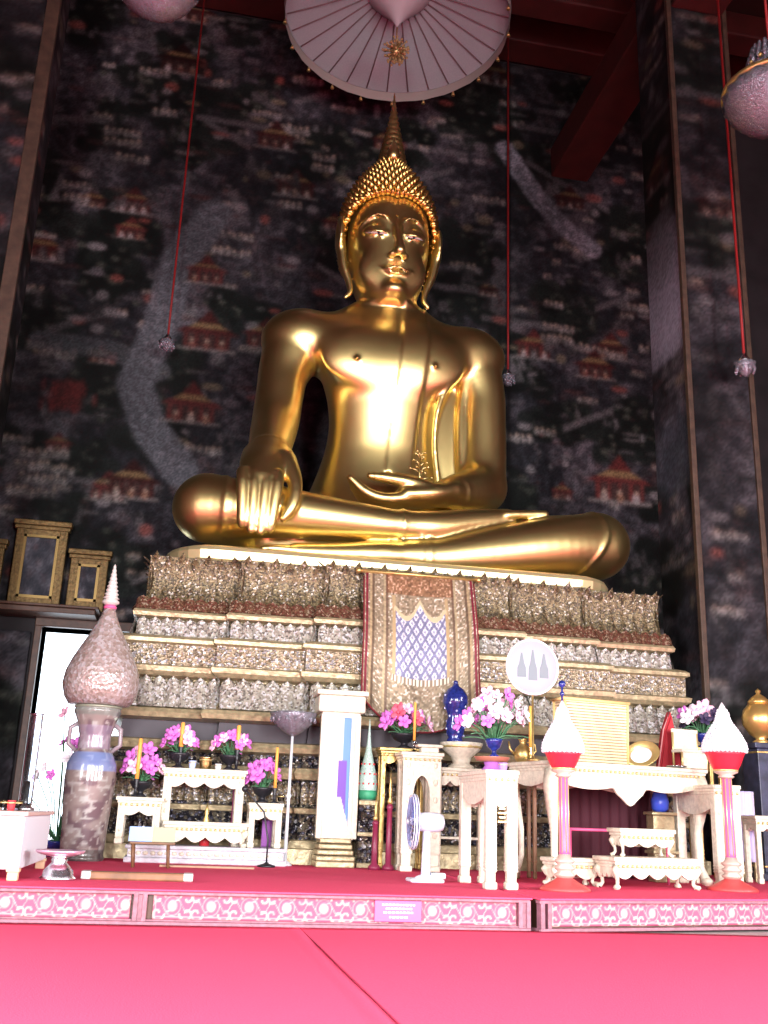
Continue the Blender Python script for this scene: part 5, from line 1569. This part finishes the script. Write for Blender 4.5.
# blue jar under the table
q, _q = onH(660, 812, .45)
t = thing('blue_jar', Vector((q.x, q.y, DZ)), 'bright blue ribbed jar on a gilt stand under the big scalloped table', 'jar')
zj = _q.z-DZ
MB().box(-.11, .11, -.08, .08, 0, zj-.03, .01).box(-.13, .13, -.1, .1, zj-.03, zj, .008).box(-.13, .13, -.1, .1, zj*.4, zj*.4+.03, .008).build('stand', GILT_MOULD, t)
MB().lathe([(.05, zj), (.075, zj+.03), (.08, zj+.10), (.06, zj+.17), (.045, zj+.19), (.055, zj+.21), (.002, zj+.21)], 20, lobes=10, amp=.08).build('body', mat('bright_blue_glaze', (.05, .10, .62), .2), t)

# --- pink columns with red bowls and white flower cones
def pink_column(px, yb, yt, label):
    q = base_at(px, yb); Yq = q.y+.02
    h_ = at(px, yt, Yq).z-DZ
    t = thing('pink_column', Vector((at(px, yb, Yq).x, Yq, DZ)), label, 'column', 'pink columns carrying red bowls')
    rb = wid(540, 588, yb, Yq)/2
    MB().lathe([(rb, 0), (rb*1.0, .015), (rb*.92, .03), (rb*.55, .065), (rb*.34, .09), (rb*.30, .10)], 32).build('foot', mat('red_dome', (.55, .06, .06), .4), t)
    b = MB(); pr = [(rb*.30, .09)]
    for k in range(3): z = .10+k*.05; pr += [(rb*.40, z+.01), (rb*.42, z+.02), (rb*.28, z+.04)]
    b.lathe(pr+[(rb*.22, .27)], 24); b.build('turned_base', mat('pinkish_gilt', (.52, .36, .30), .4, .2), t)
    r1_ = wid(562, 572, 800, Yq)/2
    MB().lathe([(r1_*1.05, .26), (r1_, .3), (r1_*.95, h_-.05)], 20).build('shaft', PINK_PAINT, t)
    MB().lathe([(r1_, h_-.06), (r1_*1.6, h_-.045), (r1_*1.2, h_-.03), (r1_*2.3, h_-.008), (r1_*2.3, h_), (.002, h_)], 20).build('cap', mat('pinkish_gilt', (.52, .36, .30), .4, .2), t)
    b = MB()
    for i in range(8):
        a = 2*PI*i/8; b.tube([(r1_*.98*math.cos(a), r1_*.98*math.sin(a), .28), (r1_*.95*math.cos(a), r1_*.95*math.sin(a), h_-.06)], .0045, 5)
    b.build('gilt_lines', CREAM_EDGE, t)
    return t, DZ+h_, Yq
def red_bowl(px, z, Yq, x, label, clabel, ytop, w0, w1, finial=None):
    r_ = wid(w0, w1, 758, Yq)/2
    hb_2 = at(px, 753, Yq).z-z
    t = thing('red_bowl', Vector((x, Yq, z)), label, 'bowl', 'red bowls on the pink columns')
    MB().lathe([(r_*.55, 0), (r_*.6, .008), (r_*.78, hb_2*.4), (r_*.98, hb_2*.9), (r_*1.03, hb_2), (r_*.95, hb_2), (r_*.9, hb_2*.93), (.002, hb_2*.93)], 28).build('bowl', mat('bowl_red', (.62, .02, .04), .35), t)
    MB().lathe([(r_*.56, .0), (r_*.63, .004), (r_*.63, .014), (r_*.58, .02)], 28).build('foot_ring', CREAM_EDGE, t)
    zc_ = z+hb_2
    hc_ = at(px, ytop, Yq).z-zc_
    c = thing('flower_cone', Vector((x, Yq, zc_)), clabel, 'flowers', 'white flower cones in the red bowls')
    b = MB(); R0 = r_*1.12
    pr = [(R0*.93, 0), (R0*1.0, hc_*.05), (R0*.94, hc_*.18), (R0*.76, hc_*.34), (R0*.52, hc_*.50), (R0*.33, hc_*.62), (R0*.24, hc_*.78), (R0*.13, hc_*.92), (.004, hc_)]
    b.lathe(pr, 28)
    b.build('cone', mat('white_blossom', (.66, .61, .64), .7, var=.06, scale=70, bump=.5), c)
    b = MB()
    zz_ = [p[1]/hc_ for p in pr]; rz_ = [p[0] for p in pr]
    k = 0
    for q in np.arange(.03, .86, .05):
        r2 = float(np.interp(q, zz_, rz_)); n = max(5, int(2*PI*r2/.036))
        for i in range(n):
            a = 2*PI*(i+.5*(k % 2))/n; b.ball((r2*math.cos(a), r2*math.sin(a), q*hc_), .017, 6, 4)
        k += 1
    b.build('buds', mat('white_buds', (.70, .67, .72), .7), c)
    if finial:
        zf = at(px, finial, Yq).z-zc_
        MB().tube([(0, 0, hc_-.02), (0, 0, zf)], .008, 6).build('pin', COBALT, c)
        b = MB(); b.ball((0, 0, zf), .030, 12, 8); b.ball((0, 0, zf-.08), .020, 10, 6); b.build('blue_bead', COBALT, c)
    return t
pc, zc1, y1 = pink_column(565, 891, 770, 'pink column with red domed foot beside the narrow table, near the fan')
red_bowl(562, zc1, y1, pc.location.x, 'red bowl on the pink column beside the rattan basket', 'white flower cone with a dark blue bead, beside the rattan basket', 700, 545, 579, 684)
pc, zc2, y2 = pink_column(733, 891, 772, 'pink column with red domed foot at the far right of the dais')
red_bowl(729, zc2, y2, pc.location.x, 'red bowl on the pink column at the far right', 'white flower cone beside the dark bouquet at the far right', 703, 712, 747)
# twin narrow table behind the far column
q = base_at(734, 884); Yq = y2+.22
tF2 = copy_thing(tF, Vector((at(732, 880, Yq).x, Yq, DZ)), 'narrow long white table standing behind the far right pink column', rz=0)

# --- on the big table
q, _q = onH(592, 757, .42)
t = thing('rattan_basket', q, 'square cream rattan basket standing on the big scalloped table', 'basket', None, HRZ)
wr = (onH(622, 730, .42)[1]-onH(560, 730, .42)[1]).length/2; hr2 = onH(592, 702, .42)[1].z-hz0
b = MB()
nst = 22
for k in range(nst):
    z0_, z1_ = hr2*k/nst, hr2*(k+.86)/nst
    fl = 1+.0022*k
    b.box(-wr*fl*.95, wr*fl*.95, -.10, .10, z0_, z1_, .006)
b.build('weave', RATTAN, t)
b = MB()
for x in (-wr*.95, wr*.95):
    for y in (-.10, .10): b.tube([(x, y, 0), (x*1.06, y, hr2+.01)], .013, 7)
b.build('corner_posts', mat('honey_rattan', (.72, .48, .20), .5), t)
b = MB()
for y in (-.105, .105): b.tube([(-wr*1.06, y, hr2), (wr*1.06, y, hr2)], .016, 7)
for x in (-wr*1.05, wr*1.05): b.tube([(x, -.105, hr2), (x, .105, hr2)], .016, 7)
b.build('rim', mat('honey_rattan', (.72, .48, .20), .5), t)
# monk's ceremonial fan on its stand
q, _q = onH(533, 758, .30)
q.z = hz0
fd = 8.9
t = thing('ceremonial_fan', Vector((q.x, q.y, hz0)), 'round white ceremonial fan with pale grey motif on a slim pole, at the table end', 'fan')
zf = onH(533, 667, .30)[1].z-hz0; rx = (onH(556, 667, .30)[1]-onH(510, 667, .30)[1]).length/2; rz2 = (onH(533, 640, .30)[1].z-onH(533, 694, .30)[1].z)/2
MB().lathe([(.06, 0), (.06, .015), (.02, .03), (.011, .05), (.010, zf-rz2+.02)], 14).build('pole', GOLD_DULL, t)
Md = Matrix.Translation((0, 0, zf)) @ Matrix.Rotation(R(90), 4, 'X') @ Matrix.Diagonal((rx, rz2, 1, 1))
b = MB(); b.lathe([(.001, -.012), (.96, -.012), (.985, 0), (.96, .012), (.001, .012)], 48, M=Md); b.build('disc', mat('white_silk', (.33, .34, .39), .6), t)
b = MB(); b.tube([Md @ Vector((math.cos(2*PI*i/48), math.sin(2*PI*i/48), 0)) for i in range(49)], .012, 7); b.build('rim', mat('white_braid', (.80, .76, .86), .6), t)
b = MB()
for x, q in ((-.44, .80), (0, 1.0), (.44, .80)):          # three little spired shapes
    sx_, sz_ = rx*.17, rz2*.62*q
    b.prism([(x*rx-sx_, zf-sz_*.8), (x*rx+sx_, zf-sz_*.8), (x*rx+sx_*.95, zf-sz_*.1), (x*rx+sx_*.55, zf+sz_*.25), (x*rx+sx_*.12, zf+sz_), (x*rx-sx_*.12, zf+sz_), (x*rx-sx_*.55, zf+sz_*.25), (x*rx-sx_*.95, zf-sz_*.1)], -.017, -.011)
b.build('motif', mat('pale_grey_silk', (.15, .18, .20), .6), t)
# oval gilt tray leaning, red cushion, little white chair
q, _q = onH(643, 757, .36)
t = thing('gilt_platter', q, 'oval gilt platter leaning on the big scalloped table beside the basket', 'platter', None, HRZ)
rp = (onH(661, 745, .36)[1]-onH(626, 745, .36)[1]).length/2
Mp = Matrix.Translation((0, .03, rp*.62)) @ Matrix.Rotation(R(-22), 4, 'Y') @ Matrix.Rotation(R(62), 4, 'X') @ Matrix.Diagonal((1, .62, 1, 1))
b = MB(); b.lathe([(.002, -.012), (rp*.6, -.012), (rp*.97, .02), (rp, .03), (rp*.95, .034), (rp*.68, .004)], 36, M=Mp); b.build('rim', mat('yellow_gilt', (.82, .58, .22), .3, .7), t)
b = MB(); b.lathe([(rp*.70, .002), (rp*.5, .006), (.002, .006)], 30, M=Mp); b.build('dish', WHITE, t)
MB().box(-rp*.5, rp*.5, -.03, .12, 0, .022, .006).build('rest', BROWN_WOOD, t)
q, _q = onH(668, 757, .55)
t = thing('red_cushion', q, 'dark red triangular cushion standing behind the little white chair', 'cushion', None, HRZ)
hq = onH(668, 712, .55)[1].z-hz0; wq = .13
b = MB()
for y0_, y1_, s in ((-.05, -.03, .93), (-.03, .03, 1.0), (.03, .05, .93)): b.prism([(-wq*s, .0), (wq*s, .0), (wq*.85*s, hq*.35*s), (wq*.30*s, hq*.92*s), (.03, hq*s), (-wq*.35*s, hq*.7*s)], y0_, y1_)
b.build('cushion', mat('deep_red_velvet', (.36, .02, .03), .8), t)
b = MB(); b.tube([(-wq, -.01, .0), (-wq*.35, -.01, hq*.7), (.03, -.01, hq), (wq*.85, -.01, hq*.35), (wq, -.01, 0)], .010, 6); b.build('piping', mat('rosy_braid', (.62, .25, .25), .7), t)
q, _q = onH(690, 757, .30)
t = thing('miniature_chair', q, 'little white chair shaped stand with gilt posts at the table corner', 'chair', None, HRZ)
wc = (onH(702, 740, .30)[1]-onH(676, 740, .30)[1]).length/2; hcq = onH(690, 729, .30)[1].z-hz0
MB().box(-wc, wc, -.08, .08, hcq*.42, hcq*.50, .006).build('seat', WHITE_GILT, t)
MB().box(-wc*.9, wc*.9, .06, .075, hcq*.5, hcq*.95, .005).box(-wc, wc, .055, .08, hcq*.90, hcq, .008).build('backrest', WHITE_GILT, t)
for x in (-wc+.012, wc-.012):
    MB().tube([(x, -.065, 0), (x, -.065, hcq*.45)], .011, 8).build('leg', CREAM_EDGE, t)
    MB().tube([(x, .065, 0), (x, .065, hcq*.98)], .011, 8).build('leg', CREAM_EDGE, t)
MB().box(-wc*.9, wc*.9, -.075, -.06, hcq*.05, hcq*.42, .004).build('front_board', WHITE_GILT, t)
q, _q = onH(676, 757, .14)
t = thing('silver_dish', q, 'small flat silver dish on the big table before the red cushion', 'dish')
MB().lathe([(.05, 0), (.055, .006), (.09, .018), (.095, .024), (.08, .018), (.002, .010)], 24).build('dish', SILVER, t)
MB().lathe([(.090, .019), (.097, .023), (.095, .028), (.089, .024)], 24).build('rim', SILVER, t)
# candle and brass ewer at the near end
q, _q = onH(540, 757, .52)
candle(Vector((onH(531, 757, .6)[0].x-.0, onH(531, 757, .6)[0].y, hz0)), onH(531, 706, .6)[1].z-hz0, 'orange candle beside the pole of the round white fan', 'slim orange candles at the throne', .020, .14, hm=BRASS)
q, _q = onH(524, 764, .62)
q = Vector((at(523, 770, 9.36).x, 9.36, DZ))
zb_ = at(523, 768, 9.36).z-DZ
altar_table('small_brown_table', Vector((q.x, 9.26, DZ)), .20, .20, zb_, 'small brown table under the brass ewer between narrow table and big table', None, 0, lw=.035, apron=.05, m=BROWN_WOOD)
t = thing('brass_ewer', Vector((q.x, 9.36, DZ+zb_)), 'dull brass ewer on the small brown table', 'ewer')
MB().lathe([(.06, 0), (.062, .01), (.03, .03), (.075, .07), (.09, .12), (.07, .18), (.03, .22), (.035, .25), (.05, .27), (.04, .27), (.002, .25)], 22).build('body', GOLD_DULL, t)
MB().tube([(.08, 0, .11), (.13, 0, .16), (.12, 0, .22), (.04, 0, .24)], .009, 7).build('handle', GOLD_DULL, t)
MB().tube([(-.08, 0, .12), (-.13, 0, .17), (-.14, 0, .24)], [.016, .011, .008], 8).build('spout', GOLD_DULL, t)
# dark bouquet behind the chair
Yq = 10.15
zq_ = at(703, 748, Yq).z
altar_table('flower_stand', Vector((at(703, 748, Yq).x, Yq-.12, DZ)), .30, .24, zq_-DZ, 'slim gilt stand under the dark bouquet behind the miniature chair', None, 0, lw=.04, apron=.06, m=GOLD_DULL)
bouquet('dark_bouquet', Vector((at(703, 748, Yq).x, Yq, zq_)), 'bouquet of white, pink and near-black blooms behind the miniature chair', 'flowers', None, 16, .26, .40, [('white', ORCHID_WHITE), ('magenta', ORCHID), ('black', mat('near_black_petals', (.03, .02, .06), .6)), ('pale', ORCHID_PALE)], seed=31, size=1.6, leaves=8, potr=.09)

# --- far right: gilt urn on a pedestal, lilac draped stand, low gilt table
Yq = 10.2
q = sit(772, 862, Yq); zu = at(770, 744, Yq).z-DZ
t = thing('urn_pedestal', q, 'dark square pedestal under the gilt urn at the edge of the view', 'pedestal')
MB().box(-.20, .20, -.16, .24, 0, .08, .012).box(-.15, .15, -.12, .2, .08, zu-.06, .01).box(-.19, .19, -.15, .23, zu-.06, zu, .01).build('body', mat('dark_blue_lacquer', (.03, .035, .07), .4, var=.4, scale=12), t)
b = MB()
for z in (.13, zu-.11): b.box(-.155, .155, -.125, .205, z, z+.02, .004)
b.build('gilt_bands', GOLD_DULL, t)
t = thing('gilt_urn', Vector((q.x, Yq+.04, DZ+zu)), 'round gilt urn with a lid, cut by the edge of the view', 'urn')
ru = .19
MB().lathe([(.09, 0), (.095, .02), (.05, .05), (.12, .10), (ru*.98, .20), (ru, .28), (ru*.9, .36), (.12, .42), (.10, .44)], 28).build('body', mat('orange_gilt', (.78, .50, .16), .3, .8), t)
MB().lathe([(.11, .43), (.12, .45), (.08, .50), (.02, .54), (.03, .57), (.002, .60)], 24).build('lid', mat('orange_gilt', (.78, .50, .16), .3, .8), t)
Yq = 9.75
q = sit(750, 866, Yq)
zl = at(750, 792, Yq).z-DZ
t = thing('draped_stand', q, 'narrow gilt stand draped with a lilac cloth behind the far pink column', 'stand')
MB().box(-.10, .10, 0, .26, zl-.03, zl, .006).build('top', GILT_MOULD, t)
for x in (-.08, .08):
    for y in (.02, .24): MB().box(x-.018, x+.018, y-.018, y+.018, 0, zl-.03, .005).build('leg', GILT_MOULD, t)
P = np.zeros((16, 12, 3)); uu = np.linspace(-1, 1, 12)
P[..., 0] = uu[None, :]*.085; P[..., 1] = -.02+.012*np.cos(uu*7)[None, :]; P[..., 2] = np.linspace(zl*.22, zl+.004, 16)[:, None]
grid_mesh('cloth', P, None, LILAC_CLOTH, t, thick=(0, .012, 0))
Yq = 9.45
q = sit(775, 868, Yq)
altar_table('gilt_side_table', q, .34, .26, at(770, 816, Yq).z-DZ, 'low white and gilt side table beside the lilac cloth, at the edge of the view', None, 0, lw=.05, apron=.07)

# ------------------------------------------------------------------ hung from above
UC = Vector((.24, 12.95, 13.06)); UR = 1.80
t = thing('tiered_umbrella', UC, 'big white ribbed ceremonial umbrella hung above the statue head', 'umbrella')
b = MB()
n = 64
vs = []; fs = []
prof = [(.50, .46), (.85, .34), (1.30, .17), (UR, .0)]
b.lathe([(.50, .44), (.85, .32), (1.30, .15), (UR, -.02), (UR+.015, -.02), (1.32, .19), (.86, .36), (.50, .48)], n)
b.build('canopy', WHITE_FABRIC, t)
P = np.zeros((5, n+1, 3)); aa = np.linspace(0, 2*PI, n+1)
for j in range(5):
    r_ = UR+.012-.018*j/4+.008*np.sin(aa*24)*(j/4)
    P[j, :, 0] = r_*np.cos(aa); P[j, :, 1] = r_*np.sin(aa); P[j, :, 2] = -.02-.20*j/4
grid_mesh('valance', P, None, mat('peach_fabric', (.31, .28, .25), .8), t)
for i in range(30):
    a = 2*PI*i/30
    MB().tube([(.50*math.cos(a), .50*math.sin(a), .425), (.85*math.cos(a), .85*math.sin(a), .302), (1.30*math.cos(a), 1.30*math.sin(a), .132), ((UR-.02)*math.cos(a), (UR-.02)*math.sin(a), -.03)], .012, 5).build('rib', mat('rib_wood', (.15, .10, .10), .6), t)
MB().lathe([(.004, -.26), (.04, -.20), (.16, -.02), (.34, .18), (.52, .40), (.56, .47), (.40, .46), (.004, .40)], 32).build('inner_cone', mat('inner_silk', (.38, .36, .37), .8), t)
for k in range(2, 4):
    r_ = UR*(1-.16*(k-1)); z = .55*(k-1)
    MB().lathe([(.2, z+.42), (r_*.7, z+.16), (r_, z), (r_+.01, z+.005), (r_*.7, z+.19), (.2, z+.45)], 40).build('upper_tier', WHITE_FABRIC, t)
MB().tube([(0, 0, .35), (0, 0, WZ1-UC.z)], .03, 8).build('pole', GOLD_DULL, t)
for i in range(20):
    a = 2*PI*(i+.5)/20
    c = Vector(((UR-.01)*math.cos(a), (UR-.01)*math.sin(a), -.22))
    b = MB(); b.lathe([(.002, .0), (.016, -.02), (.026, -.06), (.034, -.085), (.002, -.08)], 8, M=Matrix.Translation(c)); b.build('bell', GOLD_DULL, t)
fl = thing('hanging_flower_ball', UC+Vector((0, 0, -.27)), 'gilt flower ball hanging under the middle of the umbrella', 'ornament')
MB().tube([(0, 0, .01), (0, 0, -.28)], .010, 6).build('chain', GOLD_DULL, fl)
b = MB()
g = random.Random(4)
for i in range(70):
    z = 1-2*(i+.5)/70; a = i*2.39996; r_ = math.sqrt(1-z*z); d = Vector((r_*math.cos(a), r_*math.sin(a), z))
    c = Vector((0, 0, -.46))
    L = .21*g.uniform(.7, 1.1)
    b.tube([c+d*.05, c+d*L*.7, c+d*L], [.008, .012, .004], 5); b.ball(c+d*L, .022, 6, 4)
b.ball((0, 0, -.46), .09, 12, 8)
b.build('flower_ball', mat('old_gilt_flowers', (.50, .36, .16), .35, .7), fl)
MB().lathe([(.002, 0), (.03, .03), (.015, .06)], 8, M=Matrix.Translation((0, 0, -.28))).build('knot', GOLD_DULL, fl)

def chandelier(loc, r, label, tiers):
    t = thing('chandelier', loc, label, 'chandelier', 'crystal chandeliers')
    MB().lathe([(.002, -.0), (r*.35, .02), (r*.72, .14), (r*.95, .30), (r, .42), (r*.94, .43), (r*.6, .16), (.002, .06)], 36, lobes=18, amp=.05).build('crystal_bowl', CRYSTAL, t)
    MB().lathe([(r*.98, .42), (r*1.04, .43), (r*1.04, .47), (r*.98, .48)], 36).build('rim', GOLD_DULL, t)
    for k, (rr_, z0_, z1_) in enumerate(tiers):
        b = MB()
        n = max(12, int(2*PI*rr_/.07))
        for i in range(n):
            a = 2*PI*i/n
            for j in range(3): b.ball((rr_*(1-.10*j)*math.cos(a), rr_*(1-.10*j)*math.sin(a), z0_+(z1_-z0_)*(j+.5)/3), .026, 6, 4, (1, 1, 2.2))
        b.lathe([(rr_*.62, z0_), (rr_*.9, z0_+.02), (rr_*.72, z1_), (rr_*.45, z1_+.03)], 28)
        b.build('crystal_tier', CRYSTAL, t)
        b = MB()
        for i in range(12):
            a = 2*PI*i/12; b.lathe([(.002, .05), (.02, .02), (.03, 0), (.012, -.02)], 7, M=Matrix.Translation((rr_*.98*math.cos(a), rr_*.98*math.sin(a), z0_)))
        b.build('gilt_leaves', GOLD_DULL, t)
    b = MB(); b.tube([(0, 0, .1), (0, 0, WZ1-loc.z)], .016, 7); b.build('chain', mat('red_cord', (.22, .008, .008), .6), t)
    return t
cl = at(152, 19, 8.2)
chandelier(Vector((cl.x, 8.2, cl.z+.10)), wid(106, 198, 2, 8.2)/2, 'crystal chandelier bowl cut by the top of the view above the left mural', [(.30, .52, .85)])
cr_ = at(775, 127, 8.2)
chandelier(Vector((cr_.x+.02, 8.2, cr_.z)), wid(731, 818, 108, 8.2)/2, 'tiered crystal chandelier hanging at the right edge by the painted pillar', [(.30, .52, .75), (.24, .80, 1.02)])
# red cords with small glass lamps
def hang_lamp(px, y_, Y, label):
    p = at(px, y_, Y)
    t = thing('hanging_lamp', p, label, 'lamp', 'small glass lamps on red cords')
    MB().tube([(0, 0, .20), (0, 0, 1.0), (0, 0, WZ1-p.z)], .018, 6).build('cord', mat('red_cord', (.22, .008, .008), .6), t)
    MB().lathe([(.002, -.12), (.05, -.09), (.10, -.02), (.13, .06), (.12, .065), (.07, 0), (.002, -.05)], 16, lobes=8, amp=.1).build('glass_bowl', CRYSTAL, t)
    MB().lathe([(.06, .06), (.08, .10), (.04, .16), (.02, .2)], 12).build('crown', SILVER, t)
    b = MB()
    for i in range(8):
        a = PI/4*i; b.ball((.11*math.cos(a), .11*math.sin(a), -.03), .026, 6, 4, (1, 1, 1.8))
    b.build('drops', CRYSTAL, t)
hang_lamp(167, 345, 15.2, 'small glass lamp on a red cord before the painted river')
hang_lamp(508, 380, 15.2, 'small glass lamp on a red cord beside the statue shoulder')
hang_lamp(745, 368, 10.4, 'small glass lamp on a red cord in front of the painted pillar')
# ------------------------------------------------------------------ light: daylight through the doors and windows of the hall
def area(name, loc, rot, sx, sy, power, col=(1, .97, .95), spread=180):
    d = bpy.data.lights.new(name, 'AREA'); d.shape = 'RECTANGLE'; d.size = sx; d.size_y = sy
    d.energy = power; d.color = col; d.spread = R(spread)
    o = bpy.data.objects.new(name, d); COL.objects.link(o); o.location = loc; o.rotation_euler = rot
    return o
for i, d in enumerate(DOORS):
    area('daylight_front_door', (d, -5.05, 2.35), (R(86), 0, 0), 1.6, 4.2, 500 if i == 1 else 570, (1, .97, .98), 100)
for s in (-1, 1):
    for y in (-2.4, 2.3):
        area('daylight_side_window', (s*8.85, y, 2.5), (R(66), 0, R(90)*s), 2.1, 3.2, 820, (.97, .97, 1), 120)
w = bpy.data.worlds.new('daylight'); SC.world = w
w.use_nodes = True
bg = w.node_tree.nodes['Background']
bg.inputs['Color'].default_value = (.80, .90, 1, 1)
bg.inputs['Strength'].default_value = 4.0
SC.view_settings.view_transform = 'Standard'
SC.view_settings.look = 'None'
SC.view_settings.gamma = 1.0
SC.view_settings.exposure = 0.0
SC.view_settings.use_curve_mapping = False
SC.cycles.use_denoising = True
SC.cycles.max_bounces = 8
SC.cycles.diffuse_bounces = 4
SC.cycles.glossy_bounces = 4
SC.cycles.transmission_bounces = 6
SC.cycles.sample_clamp_indirect = 6.0
SC.cycles.caustics_reflective = False
SC.cycles.caustics_refractive = False
